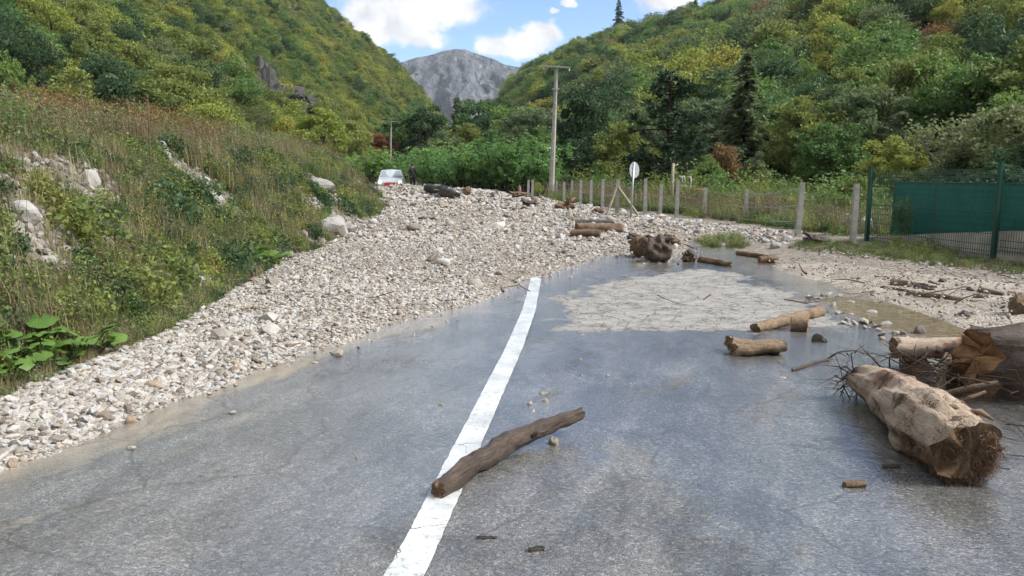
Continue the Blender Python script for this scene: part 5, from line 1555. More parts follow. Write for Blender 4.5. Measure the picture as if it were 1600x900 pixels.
# twiggy debris caught in the pile
def debris(name, box0, box1, n, seed, mat, label, lmin=.12, lmax=.5, w=.006):
    r = np.random.default_rng(seed); mb = MB()
    for i in range(n):
        p = Vector([r.uniform(a, b) for a, b in zip(box0, box1)]); d_ = Vector(rnd_dirs(r, 1)[0]); d_.z *= .35; L = r.uniform(lmin, lmax); q = p + d_ * L * .5 + Vector(r.normal(0, .03, 3)); e_ = q + (d_ + Vector(r.normal(0, .4, 3)) * .6) * L * .5
        for s_ in (q, e_): s_.z = max(s_.z, S1(s_.x, s_.y) + .01)
        R = w * r.uniform(.4, 1.6); mb.tube([p, q, e_], [R, R * .8, R * .3], 5, False)
    o_ = link(name, mb.mesh(name, mat, True)); tag(o_, label, "debris", None, 'stuff')
debris("twig_debris", (2.95, 5.1, .02), (4.3, 6.1, .24), 260, 71, W_FIBRE2, "dark tangle of twigs and roots under the log pile", .12, .45, .005)
debris("twig_debris", (2.3, 3.9, .015), (4.0, 5.4, .03), 70, 72, W_FIBRE2, "thin dark twigs strewn round the big peeled trunk", .08, .35, .003)
debris("twig_debris", (4.2, 7.5, .06), (9.5, 12.5, .13), 120, 73, W_BROWN, "small brown sticks strewn over the silt shore", .08, .5, .010)
debris("twig_debris", (-3.5, 9, .1), (4.5, 30, .3), 60, 74, W_BROWN, "small sticks strewn over the gravel fan", .1, .6, .014)

# --- wood on the wet road beyond
log_px(1180, 513, 1281, 486, 8.5, 8, 31, W_TAN, E_BROWN, "weathered log lying at an angle past the dry patch", nring=16, rough=.14, jag=.5)
log_px(1236, 506, 1262, 508, 12, 12, 32, W_TAN, E_ORANGE, "short round log with an orange cut end", nring=18, rough=.08, jag=.12)
def split_chunk(u, v, w, h, label, seed, mat):
    p = G(u, v + h * .4); sc = math.hypot(p.x, p.y) / FPX
    e = empty("wood_chunk", p); tag(e, label, "wood chunk"); r = random.Random(seed)
    for i in range(4):
        t = (i - 1.5) / 4
        a = Vector((-w / 2 * sc * r.uniform(.85, 1.05), t * h * sc * 1.2, h * sc * (.28 + .18 * (i % 2)))); b = Vector((w / 2 * sc * r.uniform(.8, 1.05), t * h * sc * 1.2 + .02, h * sc * (.26 + .2 * ((i + 1) % 2))))
        me, ends, md = log_parts([a, b], [h * sc * .30, h * sc * .26], seed + i, mat, E_BROWN, 9, .25, .6, "splinter")
        link("splinter", me, e, md)
        for q in ends: link("broken_end", q, e, md)
split_chunk(1182, 541, 78, 32, "layered split wood chunk lying in the shallow water", 33, W_TAN)
make_log([G(1238, 582, .02), G(1272, 572, .03), G(1300, 566, .03)], [.012, .013, .010], 34, W_DARK, E_BROWN, "thin dark stick lying left of the big peeled trunk", "stick", "stick", nring=8)
def twig(u, v, label, seed):
    p = G(u, v); e = empty("twig", p); tag(e, label, "twig"); r = random.Random(seed)
    mb = MB(); mb.tube([(-.16, .02, .02), (-.05, .05, .08), (.08, .03, .10), (.20, 0, .06), (.27, -.03, .015)], [.010, .009, .007, .005, .003], 6); link("stem", mb.mesh("stem", W_DARK, True), e)
    for i in range(5):
        t = -.12 + .07 * i; mb = MB(); mb.tube([(t, .04, .07), (t + .05, .08, .07 + r.uniform(-.05, .04)), (t + .10, .10, r.uniform(.01, .05))], [.006, .004, .002], 5); link("shoot", mb.mesh("shoot", W_DARK, True), e)
twig(1322, 566, "forked dark twig lying just behind the big peeled trunk", 4)
for i, (u0, v0, u1, v1, r_, m_, lb) in enumerate([(1319, 757, 1351, 757, 6, W_BROWN, "short brown wood plug on the wet asphalt near the big trunk"), (1378, 729, 1404, 729, 4, W_DARK, "dark bark chip beside the big trunk"),
        (744, 841, 777, 841, 4, W_BLACK, "black stick piece at the bottom centre"), (826, 859, 850, 857, 6, W_BLACK, "black stubby wood piece at the bottom centre")]):
    log_px(u0, v0, u1, v1, r_, r_ * .9, 50 + i, m_, E_BROWN, lb, "wood piece", "wood_piece", nring=10, rough=.2, jag=.4)
# --- logs and stumps at the edge of the gravel
log_px(892, 364, 938, 365, 6.5, 6.5, 101, W_BROWN, E_BROWN, "front log of the three lying together on the gravel", nring=16)
log_px(900, 355, 970, 357, 7.5, 7.5, 102, W_BROWN, E_BROWN, "thickest middle log of the three lying together on the gravel", nring=16, rough=.15)
log_px(894, 347, 958, 347, 4, 4, 103, W_BLACK, E_BROWN, "dark thin rear log of the three lying together on the gravel", nring=14)
def root_ball(u, v, w, h, label, seed, mat=W_BROWN, prongs=7):
    p = G(u, v + h * .42); sc = math.hypot(p.x, p.y) / FPX
    e = empty("stump", p); tag(e, label, "stump"); r = random.Random(seed)
    bm = bmesh.new(); bmesh.ops.create_icosphere(bm, subdivisions=4, radius=1.0)
    co = np.array([q.co for q in bm.verts]); co /= np.linalg.norm(co, axis=1, keepdims=True)
    n_ = fbm(co[:, 0] * 1.6 + seed + co[:, 2], co[:, 1] * 1.6 - co[:, 2], seed, 4); n2 = fbm(co[:, 0] * 6 + seed, co[:, 2] * 6 + co[:, 1] * 3, seed + 1, 2)
    co = co * (1 + .55 * n_ + .22 * n2)[:, None] * np.array((w * sc * .5, w * sc * .42, h * sc * .5)) + np.array((0, 0, h * sc * .42))
    for q, c_ in zip(bm.verts, co): q.co = c_
    me = bpy.data.meshes.new("root_crown"); bm.to_mesh(me); bm.free(); me.materials.append(mat); me.uv_layers.new(name="grain")
    for q in me.polygons: q.use_smooth = True
    link("root_crown", me, e)
    for i in range(prongs):
        a = r.uniform(0, 6.28); z0 = h * sc * r.uniform(.2, .8); d_ = Vector((math.cos(a), math.sin(a) * .8, r.uniform(-.3, .6)))
        mb = MB(); c0 = Vector((0, 0, z0)); L = w * sc * r.uniform(.5, .68)
        mb.tube([c0, c0 + d_ * L * .8, c0 + d_ * L + Vector((0, 0, r.uniform(-.05, .08)))], [L * .2, L * .13, L * .05], 6)
        for k in range(len(mb.v)):
            mb.v[k] = (mb.v[k][0], mb.v[k][1], max(mb.v[k][2], 0.01))
        link("root", mb.mesh("root", mat, True), e)
root_ball(1003, 386, 36, 34, "lumpy brown stump left of the hollow root ball", 3, W_BROWN, 5)
root_ball(1029, 391, 38, 38, "dark hollow root ball at the water's edge", 4, W_DARK, 7)
root_ball(989, 371, 16, 12, "small knobby stump behind the lumpy stump", 5, W_DARK, 4)
root_ball(1076, 401, 20, 20, "small root stump standing in the shallow water", 6, W_DARK, 8)
root_ball(1050, 378, 22, 12, "flat mossy root behind the hollow root ball", 7, W_BROWN, 6)
root_ball(1275, 376, 34, 14, "shaggy brown root mass at the end of the low wall", 8, W_DARK, 8)
root_ball(730, 299, 12, 15, "brown root stump on the gravel crest", 9, W_BROWN, 5)
root_ball(812, 305, 34, 9, "brown root heap on the far gravel left of the posts", 10, W_BROWN, 9)
root_ball(826, 318, 26, 9, "dark driftwood knot on the far gravel", 12, W_DARK, 7)
root_ball(884, 322, 30, 11, "tangled grey driftwood below the close posts", 13, W_BROWN, 9)
root_ball(935, 330, 18, 8, "small brown root below the close posts", 14, W_BROWN, 6)
root_ball(1590, 480, 26, 30, "pale knotted root on the silt shore at the right border", 15, W_TAN, 8)
log_px(1040, 367, 1052, 371, 3.5, 3.5, 104, W_TAN, E_ORANGE, "orange stub of wood behind the hollow root ball", nring=10)
log_px(1094, 404, 1140, 413, 5.5, 4.5, 105, W_TAN, E_BROWN, "yellowish log at the water's edge right of the small stump", nring=14, jag=.6)
log_px(1152, 395, 1205, 402, 3.5, 3.5, 106, W_BROWN, E_BROWN, "brown log lying in the green clump by the water", nring=12, stubs=2)
log_px(1186, 406, 1212, 405, 6, 6, 107, W_BROWN, E_BROWN, "short thick log beside the green clump", nring=14, rough=.2)
log_px(1306, 378, 1334, 380, 3, 3, 108, W_TAN, E_BROWN, "pinkish driftwood stick on top of the low wall end", nring=10)
# --- driftwood on the silt shore
for i, a in enumerate([(1378, 449, 1440, 459, 3, W_BROWN, "left thin stick of the shore driftwood heap"), (1420, 458, 1502, 469, 5, W_TAN, "longest front log of the shore driftwood heap"), (1395, 441, 1424, 446, 6, W_TAN, "thick stub of the shore driftwood heap"),
        (1412, 443, 1462, 450, 4, W_BROWN, "rear log of the shore driftwood heap"), (1430, 448, 1458, 454, 4, W_DARK, "dark stick of the shore driftwood heap"), (1532, 455, 1568, 462, 5, W_BROWN, "brown log piece on the shore right of the heap"),
        (1523, 464, 1544, 465, 4, W_DARK, "dark short piece in front of the shore log piece"), (1573, 459, 1592, 461, 4, W_BROWN, "log piece on the shore near the right border"), (1581, 454, 1594, 455, 3, W_DARK, "dark bit of wood behind the shore border piece"),
        (1453, 442, 1466, 446, 3, W_DARK, "small dark stick behind the shore heap"), (1512, 453, 1520, 456, 4, W_DARK, "small dark knob on the shore"), (1470, 441, 1478, 441, 4, W_DARK, "dark wood lump behind the shore heap"), (1478, 451, 1500, 451, 2, W_TAN, "thin pale stick on the shore")]):
    log_px(a[0], a[1], a[2], a[3], a[4], a[4] * .8, 130 + i, a[5], E_BROWN, a[6], "driftwood", "driftwood", nring=12, rough=.18, jag=.5)
# --- black trunk and bits on the gravel crest
make_log([G(668, 301, .22), G(690, 305, .20), G(714, 311, .14)], [.19, .23, .13], 141, W_BLACK, W_BLACK, "black wet trunk lying on the gravel crest near the person", nring=16, rough=.22, stubs=3)
log_px(616, 297, 634, 297, 2, 2, 142, W_BROWN, E_BROWN, "brown stick on the gravel in front of the car", "stick", "stick", nring=8)
log_px(745, 313, 762, 318, 2, 2, 143, W_DARK, E_BROWN, "dark stick slanting on the far gravel", "stick", "stick", nring=8)
log_px(655, 341, 680, 342, 2, 2, 144, W_DARK, E_BROWN, "dark stick flat on the middle of the gravel", "stick", "stick", nring=8)
log_px(788, 336, 800, 341, 2, 2, 145, W_BROWN, E_BROWN, "brown stick on the gravel left of the three logs", "stick", "stick", nring=8)

# ================================================================== BUILT THINGS
M_CONC = plain("weathered_concrete", (0.36, 0.345, 0.315), 0.9, 0.2, var=0.3, scale=6, bump=0.3)
M_CONCD = plain("grey_wall_concrete", (0.54, 0.50, 0.44), 0.9, 0.2, var=0.35, scale=3, bump=0.4)
M_WOODP = plain("grey_timber", (0.30, 0.265, 0.21), 0.85, 0.2, var=0.35, scale=9, bump=0.3)
M_GREEN = plain("green_powder_coat", (0.010, 0.060, 0.045), 0.45, 0.5, var=0.15, scale=4)
M_STEEL = plain("galvanised_steel", (0.42, 0.44, 0.46), 0.45, 0.5, 0.6, 0.12, 6)
M_SIGN = plain("grey_sign_back", (0.40, 0.42, 0.45), 0.5, 0.5, 0.3, 0.12, 8)
M_RED = plain("red_painted_steel", (0.26, 0.045, 0.035), 0.6, 0.3, var=0.3, scale=5)
M_WHITE = plain("white_paint", (0.72, 0.72, 0.70), 0.6, 0.3, var=0.12, scale=3)
def screen_material():
    m, nt, bs = material("green_screen_cloth", 0.75, 0.2)
    o = nt.obj()
    w = nt.n('ShaderNodeTexWave', {'wave_type': 'BANDS', 'bands_direction': 'Z'}, Scale=3.2, Distortion=2.5, Detail=3).outputs[1]
    n = nt.noise(o, 1.4, 4, 0.6)
    c = nt.mix(nt.math('MULTIPLY', w, 0.4), (0.018, 0.135, 0.108), (0.030, 0.185, 0.150))
    c = nt.vmath('SCALE', c, nt.mr(n, .3, .7, .8, 1.2))
    nt.set(bs.inputs['Base Color'], c)
    nt.set(bs.inputs['Normal'], nt.bump(nt.noise(o, 2.2, 3, .5), .5, .06))
    return m
M_SCREEN = screen_material()

# --- concrete fence posts
def fence_post(u, vt, vb, ut, label, w=0.105, dist=None):
    if dist is None:
        b = G(u, vb)
    else:
        q = at_y(u, vb, dist); b = Vector((q[0], q[1], S1(q[0], q[1])))
    top = at_y(ut, vt, b.y)
    h = top[2] - b.z
    e = empty("fence_post", b); tag(e, label, "fence post", "concrete fence posts")
    mb = MB(); lean = top[0] - b.x
    r = random.Random(int(u))
    n = 5
    for i in range(n + 1):
        t = i / n; k = w * (1.06 - .12 * t) / 2 * r.uniform(.97, 1.03)
        for (a, c) in ((-1, -1), (1, -1), (1, 1), (-1, 1)):
            mb.v.append((lean * t + a * k, c * k, -0.25 * (t == 0) + h * t))
    for i in range(n):
        for j in range(4):
            mb.f.append((i * 4 + j, i * 4 + (j + 1) % 4, i * 4 + 4 + (j + 1) % 4, i * 4 + 4 + j))
    mb.f.append(tuple(n * 4 + j for j in range(4)))
    link("shaft", mb.mesh("shaft", M_CONC, False), e)
    for t in (.25, .5, .75, .93):
        m2 = MB(); m2.box((lean * t, -w * .5, h * t), (w * .3, w * .12, .03)); link("wire_clip", m2.mesh("wire_clip", M_STEEL), e)
    POSTS.append((b.x + lean * .6, b.y - w * .5, b.z, h))
    return e
POSTS = []
for a in [(825, 281, 311, 826, "leftmost concrete post of the fence"), (831.5, 281, 311, 832.5, "concrete post second from the fence's left end"), (869, 283, 311, 870, "concrete post just right of the power pole foot"),
          (881, 284, 317, 881.5, "second concrete post right of the power pole"), (893, 283, 315, 894, "third concrete post right of the power pole"), (907, 281, 322, 908, "fourth concrete post right of the power pole"),
          (923, 281, 323, 924, "fifth concrete post right of the power pole"), (941, 280, 326, 942.5, "concrete post just left of the braced post"), (1007.5, 279, 336, 1009, "concrete post just right of the round sign"),
          (1031, 289, 337, 1033.5, "shorter concrete post in front of the pine trunk"), (1057, 281, 340, 1059.5, "tall concrete post before the red pipe frame"), (1100, 293, 340, 1102.5, "short concrete post half sunk in weeds"),
          (1165, 295, 345, 1166.5, "shortest concrete post deep in the weeds"), (1246, 285, 371, 1254, "leaning concrete post at the gravel's right end"), (1332, 287, 382, 1339, "leaning concrete post beside the green fence")]:
    fence_post(*a)
bpst = fence_post(963.5, 280, 336, 966, "concrete post braced by two slanting struts")
for s_ in (-1, 1):
    mb = MB(); mb.tube([(.03 * s_, -.04, .85), ((-.34 if s_ < 0 else .62), -.25, .02)], .045, 6); link("strut", mb.mesh("strut", M_WOODP), bpst)

POSTS.sort()
for lv, nm in ((.30, "lowest sagging wire strand of the post fence"), (.60, "middle sagging wire strand of the post fence"), (.90, "top sagging wire strand of the post fence")):
    mb = MB(); pts_ = []
    for i in range(len(POSTS) - 1):
        A_, B_ = [Vector((q[0], q[1] - .01, q[2] + q[3] * lv)) for q in POSTS[i:i + 2]]
        for t in (0, .25, .5, .75):
            pts_.append(A_.lerp(B_, t) - Vector((0, 0, .09 * 4 * t * (1 - t) * (B_ - A_).length / 4)))
    mb.tube(pts_, .0025, 4, False); o_ = link("fence_wire", mb.mesh("fence_wire", M_STEEL)); tag(o_, nm, "wire")

# --- round traffic sign seen from behind
p = G(985, 341)
sg = empty("traffic_sign", p); tag(sg, "round grey traffic sign seen from behind on a thin pole", "sign")
top = at_y(991, 253, p.y); hh = top[2] - p.z; lx = top[0] - p.x
mb = MB(); mb.tube([(0, 0, -.1), (lx * .95, 0, hh - .02)], .030, 10); link("pole", mb.mesh("pole", M_STEEL, True), sg)
R = 12.5 / FPX * p.y
bm = bmesh.new(); bmesh.ops.create_cone(bm, cap_ends=True, segments=36, radius1=R, radius2=R, depth=.012)
bmesh.ops.bevel(bm, geom=[e_ for e_ in bm.edges if len(e_.link_faces) == 2 and e_.calc_face_angle(0) > 1], offset=.004, segments=2, affect='EDGES')
me = bpy.data.meshes.new("sign_disc"); bm.to_mesh(me); bm.free(); me.materials.append(M_SIGN)
link("sign_disc", me, sg, (lx * .93 + .02, .05, hh - R), (math.radians(90), 0, math.radians(44)))
mb = MB(); mb.box((lx * .93, .018, hh - R + .08), (.16, .03, .03), (0, 0, math.radians(44))); mb.box((lx * .93, .018, hh - R - .08), (.16, .03, .03), (0, 0, math.radians(44)))
link("bracket", mb.mesh("bracket", M_STEEL), sg)

# --- power poles
def power_pole(u, vb, vt, dist, label, w0, w1, lean, seed, arm_px):
    q = at_y(u, vb, dist); b = Vector((q[0], q[1], S1(q[0], q[1]) - .1)); top = at_y(u + lean, vt, dist)
    h = top[2] - b.z; lx = top[0] - b.x
    e = empty("power_pole", b); tag(e, label, "power pole")
    mb = MB(); n = 8
    mb.tube([(lx * t, 0, h * t) for t in np.linspace(0, 1, 7)], list(np.linspace(w0, w1, 7)), 8)
    link("shaft", mb.mesh("shaft", M_CONC), e)
    mb = MB(); aw = arm_px / FPX * dist
    mb.box((lx, -.1, h - .05), (aw, .08, .07), (0, math.radians(4), 0)); ar = link("crossarm", mb.mesh("crossarm", M_CONC), e)
    for k in (-.47, .47):
        m2 = MB(); m2.tube([(lx + k * aw, -.1, h - .10 - k * aw * .07), (lx + k * aw, -.1, h - .16 - k * aw * .07), (lx + k * aw, -.1, h - .22 - k * aw * .07)], [.015, .035, .02], 8); link("insulator", m2.mesh("insulator", M_WHITE, True), ar)
    return e, lx, h
pp, lx, h = power_pole(861, 309, 103, 38, "tall concrete power pole with a crossarm behind the gravel", .155, .085, 8.5, 1, 41)
mb = MB(); mb.tube([(lx * .9, -.12, h * .9), (lx * .8 - .38, -.15, h * .80), (lx * .78 - .38, -.15, h * .70), (lx * .68, -.14, h * .62)], .012, 6, False); link("cable_loop", mb.mesh("cable_loop", M_GREEN, True), pp)
mb = MB(); mb.box((lx * .88, -.12, h * .83), (.35, .05, .05)); link("bracket", mb.mesh("bracket", M_STEEL), pp)
power_pole(609, 246, 189, 82, "distant thin power pole above the parked car", .10, .07, 2, 2, 26)

# --- green wire fence, screen and low wall
FA = np.array((7.95, 17.2)); FB = np.array((8.62, 13.7))
dirf = (FB - FA) / np.linalg.norm(FB - FA); seg = np.linalg.norm(FB - FA)
fc = empty("green_wire_fence", (FA[0], FA[1], H1(*FA))); tag(fc, "dark green wire mesh fence with square posts", "fence")
def fp(k, z, off=0.0):
    q = FA + dirf * seg * k + np.array((-dirf[1], dirf[0])) * off
    return Vector((q[0] - fc.location.x, q[1] - fc.location.y, z - fc.location.z))
TOPZ = 1.78
for k in (0, 1, 2):
    mb = MB(); b0 = fp(k, H1(*(FA + dirf * seg * k)) - .2); t0 = fp(k, TOPZ + (.02 if k == 0 else .06))
    c = (b0 + t0) / 2; mb.box(c, (.075, .075, (t0 - b0).z), (0, 0, math.atan2(dirf[1], dirf[0]))); link("post", mb.mesh("post", M_GREEN, False, .006), fc)
    mb = MB(); mb.box(t0 + Vector((0, 0, .01)), (.085, .085, .02), (0, 0, math.atan2(dirf[1], dirf[0]))); link("post_cap", mb.mesh("post_cap", M_GREEN), fc)
for k in (0, 1):
    mb = MB()
    z0, z1 = .12 + .1 * k, TOPZ - .05
    nv = 64
    for i in range(nv + 1):
        t = k + .012 + .976 * i / nv
        mb.tube([fp(t, z0, .04), fp(t, z1, .04)], .0042, 4, False)
    for z in np.arange(z0 + .05, z1, .2):
        mb.tube([fp(k + .01, z, .045), fp(k + .99, z, .045)], .0055, 4, False)
    for z in (z0 + .1, (z0 + z1) / 2, z1 - .12):   # pressed folds
        for dz in (-.03, .03):
            mb.tube([fp(k + .01, z + dz, .075), fp(k + .99, z + dz, .075)], .0055, 4, False)
    o_ = link("mesh_panel", mb.mesh("mesh_panel", M_GREEN), fc); o_['kind'] = 'stuff'
SA = at_y(1397, 284, 17.6)[:2]; SB = np.array((9.55, 11.4))
sdv = (SB - SA) / np.linalg.norm(SB - SA); sl = np.linalg.norm(SB - SA)
sc_ = empty("green_privacy_screen", (SA[0], SA[1], .2)); tag(sc_, "green cloth privacy screen standing behind the low wall", "screen")
n = 60
V, F = [], []
zt = 1.46
for i in range(n + 1):
    t = i / n; q = SA + sdv * sl * t; wv = .02 * math.sin(t * 40) + .012 * math.sin(t * 97)
    for j in range(9):
        z = .1 + (zt - .1) * j / 8 + (.012 * math.sin(t * 55) if j == 8 else 0)
        V.append((q[0] - SA[0] - sdv[1] * wv * (1 - abs(j - 4) / 5), q[1] - SA[1] + sdv[0] * wv, z - .2))
for i in range(n):
    for j in range(8):
        a = i * 9 + j; F.append((a, a + 9, a + 10, a + 1))
me = bpy.data.meshes.new("cloth"); me.from_pydata(V, [], F); me.materials.append(M_SCREEN)
o_ = link("cloth", me, sc_)
for k in (0.0, .22, .40, .62, .82, 1.0):
    q = (SA + sdv * sl * k) - SA; mb = MB(); mb.box((q[0] + .03, q[1] - .03, .55), (.05, .05, 1.52)); link("post", mb.mesh("post", M_GREEN), sc_)
mb = MB(); mb.tube([(0, 0, zt - .2), (SB[0] - SA[0], SB[1] - SA[1], zt - .2)], .018, 6); link("top_rail", mb.mesh("top_rail", M_GREEN), sc_)
# low wall, its top falling away towards the river end
W0 = at_y(1246, 385, 17.9); W1 = np.array((8.95, 13.4)); W2 = np.array((9.5, 9.5))
wl = empty("low_wall", (W0[0], W0[1], 0)); tag(wl, "low grey concrete wall behind the grassy verge", "wall")
pts_ = [(W0[0], W0[1], W0[2]), (8.25, 17.35, .25), (8.62, 15.4, .46), (W1[0], W1[1], .66), (W2[0], W2[1], .78)]
V, F = [], []
for i, q in enumerate(pts_):
    nx_ = pts_[min(i + 1, len(pts_) - 1)]; pv = pts_[max(i - 1, 0)]
    d_ = np.array((nx_[0] - pv[0], nx_[1] - pv[1])); d_ /= np.linalg.norm(d_); nrm = np.array((-d_[1], d_[0])) * .11
    for sgn, z in ((-1, -.5), (-1, q[2]), (1, q[2]), (1, -.5)):
        V.append((q[0] + nrm[0] * sgn - W0[0], q[1] + nrm[1] * sgn - W0[1], z))
for i in range(len(pts_) - 1):
    for j in range(3):
        a = i * 4 + j; F.append((a, a + 4, a + 5, a + 1))
F += [(0, 1, 2, 3), tuple((len(pts_) - 1) * 4 + j for j in (3, 2, 1, 0))]
me = bpy.data.meshes.new("wall_body"); me.from_pydata(V, [], F); me.materials.append(M_CONCD); link("wall_body", me, wl)

# --- red pipe frame with white vents behind the fence
q = at_y(1062, 310, 36); fr_ = empty("pipe_frame", (q[0], q[1], H1(q[0], q[1]))); tag(fr_, "red pipe frame carrying white vent pipes behind the fence", "pipe frame")
zt = at_y(1062, 297, 36)[2] - fr_.location.z; wd = 34 / FPX * 36
for x_ in (0, wd):
    mb = MB(); mb.tube([(x_, 0, -.1), (x_, 0, zt)], .05, 8); link("leg", mb.mesh("leg", M_RED, True), fr_)
mb = MB(); mb.tube([(-.3, 0, zt), (wd + .1, 0, zt)], .06, 8); link("bar", mb.mesh("bar", M_RED, True), fr_)
for x_ in (.1, .22, .5):
    mb = MB(); hv = .55; mb.tube([(x_, 0, zt), (x_, 0, zt + hv), (x_ - .05, 0, zt + hv + .08), (x_ - .14, 0, zt + hv + .05)], .035, 8); link("vent_pipe", mb.mesh("vent_pipe", M_WHITE, True), fr_)
q = at_y(1048, 330, 33); bs_ = empty("wooden_pole", (q[0], q[1], H1(q[0], q[1]))); tag(bs_, "pale wooden pole in front of the pine trunk", "pole")
mb = MB(); ht = at_y(1048, 255, 33)[2] - bs_.location.z; mb.tube([(0, 0, -.1), (.02, 0, ht * .5), (.05, 0, ht)], [.09, .08, .06], 8); link("shaft", mb.mesh("shaft", M_WOODP, True), bs_)
mb = MB(); mb.tube([(.05, 0, ht * .93), (.25, 0, ht * .98)], .03, 6); link("branch_stub", mb.mesh("branch_stub", M_WOODP, True), bs_)

# --- white shed glimpsed behind the power pole
q = at_y(882, 300, 57); sh = empty("white_shed", (q[0], q[1], H1(q[0], q[1]))); tag(sh, "small white building glimpsed behind the power pole", "building")
zt = at_y(882, 244, 57)[2] - sh.location.z
mb = MB(); mb.box((0, 1, zt / 2), (2.2, 2, zt)); link("wall", mb.mesh("wall", M_WHITE), sh)
mb = MB(); V = [(-1.3, -.2, zt), (1.3, -.2, zt), (1.3, 2.2, zt), (-1.3, 2.2, zt), (-1.3, 1, zt + .7), (1.3, 1, zt + .7)]; mb.add(V, [(0, 1, 5, 4), (2, 3, 4, 5), (0, 4, 3), (1, 2, 5), (0, 3, 2, 1)]); link("roof", mb.mesh("roof", M_CONCD), sh)
mb = MB(); mb.box((.3, -.02, zt * .6), (.6, .05, .7)); wn = link("window", mb.mesh("window", M_STEEL), sh)
mb = MB(); mb.box((.3, -.05, zt * .6), (.5, .02, .6)); link("pane", mb.mesh("pane", plain("dark_glass", (.03, .035, .04), .1, .6, var=.1)), wn)

# --- parked car facing the camera with its headlights on
M_BODY = plain("silver_white_paint", (0.40, 0.43, 0.46), 0.25, 0.6, 0.0, 0.05, 2)
M_TRIM = plain("black_plastic", (0.016, 0.016, 0.017), 0.6, 0.3, var=0.2)
M_GLASS = plain("sky_tinted_windscreen", (0.22, 0.26, 0.30), 0.06, 0.8, var=0.1)  # pale sky reflection put into the glass colour
M_TYRE = plain("tyre_rubber", (0.015, 0.015, 0.015), 0.85, 0.2, var=0.2)
M_CRED = plain("red_bumper", (0.42, 0.03, 0.035), 0.45, 0.4, var=0.15)
m_, nt_, bs_ = material("lit_headlamp", 0.2, 0.5)
bs_.inputs['Base Color'].default_value = (0.9, 0.85, 0.6, 1); bs_.inputs['Emission Color'].default_value = (1, 0.86, 0.45, 1); bs_.inputs['Emission Strength'].default_value = 0.5
M_LAMP = m_
def loft(secs):
    V, F = [], []
    n = len(secs[0])
    for s_ in secs: V += s_
    for i in range(len(secs) - 1):
        for j in range(n):
            F.append((i * n + j, i * n + (j + 1) % n, (i + 1) * n + (j + 1) % n, (i + 1) * n + j))
    F.append(tuple(range(n))[::-1]); F.append(tuple((len(secs) - 1) * n + j for j in range(n)))
    return V, F
def build_car():
    q = at_y(612, 296, 50)
    z = at_y(612, 304, 50)[2]
    e = empty("parked_car", (q[0], q[1], z), math.radians(6)); tag(e, "silver-white car facing the camera with headlights on at the gravel's end", "car")
    # front of the car looks along -Y
    def sec(y, w, zb_, zt_, k=.86):
        return [(-w, y, zb_), (-w * 1.02, y, (zb_ + zt_) / 2), (-w * k, y, zt_), (0, y, zt_ + .03), (w * k, y, zt_), (w * 1.02, y, (zb_ + zt_) / 2), (w, y, zb_), (0, y, zb_ - .02)]
    mb = MB(); V, F = loft([sec(-2.05, .66, .40, .80, .9), sec(-1.95, .80, .32, .90, .9), sec(-1.4, .86, .28, 1.0), sec(-.7, .88, .26, 1.06), sec(.8, .88, .26, 1.08), sec(1.9, .86, .3, 1.05), sec(2.05, .8, .42, .98)]); mb.add(V, F)
    body = link("body", mb.mesh("body", M_BODY, False, .03), e)
    mb = MB(); V, F = loft([[(-.78, -.75, 1.04), (-.76, -.74, 1.06), (0, -.78, 1.08), (.76, -.74, 1.06), (.78, -.75, 1.04)], [(-.64, .0, 1.52), (-.60, .0, 1.56), (0, -.03, 1.6), (.60, .0, 1.56), (.64, .0, 1.52)],
                            [(-.66, 1.3, 1.54), (-.6, 1.3, 1.58), (0, 1.3, 1.62), (.6, 1.3, 1.58), (.66, 1.3, 1.54)], [(-.76, 1.95, 1.04), (-.7, 1.95, 1.06), (0, 1.95, 1.08), (.7, 1.95, 1.06), (.76, 1.95, 1.04)]]); mb.add(V, F)
    link("roof", mb.mesh("roof", M_BODY), e)
    mb = MB(); mb.add([(-.66, -.66, 1.12), (.66, -.66, 1.12), (.55, -.08, 1.50), (-.55, -.08, 1.50)], [(0, 1, 2, 3)])
    for k in range(4):
        x_, y_, z_ = mb.v[k]; mb.v[k] = (x_, y_ - .03, z_ + .015)
    link("windscreen", mb.mesh("windscreen", M_GLASS), e)
    for s_ in (-1, 1):
        mb = MB(); mb.tube([(s_ * .62, -1.96, .80), (s_ * .62, -2.10, .80)], [.13, .11], 14); hl = link("headlight", mb.mesh("headlight", M_LAMP, False), e)
        mb = MB(); mb.box((s_ * .98, -.55, 1.10), (.2, .1, .14)); link("mirror", mb.mesh("mirror", M_TRIM, False, .02), e)
        for y_ in (-1.3, 1.35):
            w_ = empty("wheel", (s_ * .80, y_, .33)); w_.parent = e
            mb = MB(); mb.tube([(-.11, 0, 0), (-.1, 0, 0), (.1, 0, 0), (.11, 0, 0)], [.28, .33, .33, .28], 20); link("tyre", mb.mesh("tyre", M_TYRE, False), w_)
            mb = MB(); mb.tube([(-.12, 0, 0), (.12, 0, 0)], .19, 12); link("rim", mb.mesh("rim", M_STEEL, False), w_)
    mb = MB(); mb.box((0, -2.08, .42), (1.5, .12, .26)); link("bumper", mb.mesh("bumper", M_TRIM, False, .02), e)
    mb = MB(); mb.box((0.0, -2.10, .68), (.62, .08, .20)); link("grille", mb.mesh("grille", M_CRED, False, .01), e)
    mb = MB(); mb.box((.0, -2.16, .44), (.5, .02, .11)); link("number_plate", mb.mesh("number_plate", M_WHITE), e)
    for s_ in (-1, 1):
        mb = MB(); mb.tube([(s_ * .6, .05, 1.62), (s_ * .6, 1.3, 1.64)], .025, 6); link("roof_rail", mb.mesh("roof_rail", M_TRIM), e)
build_car()

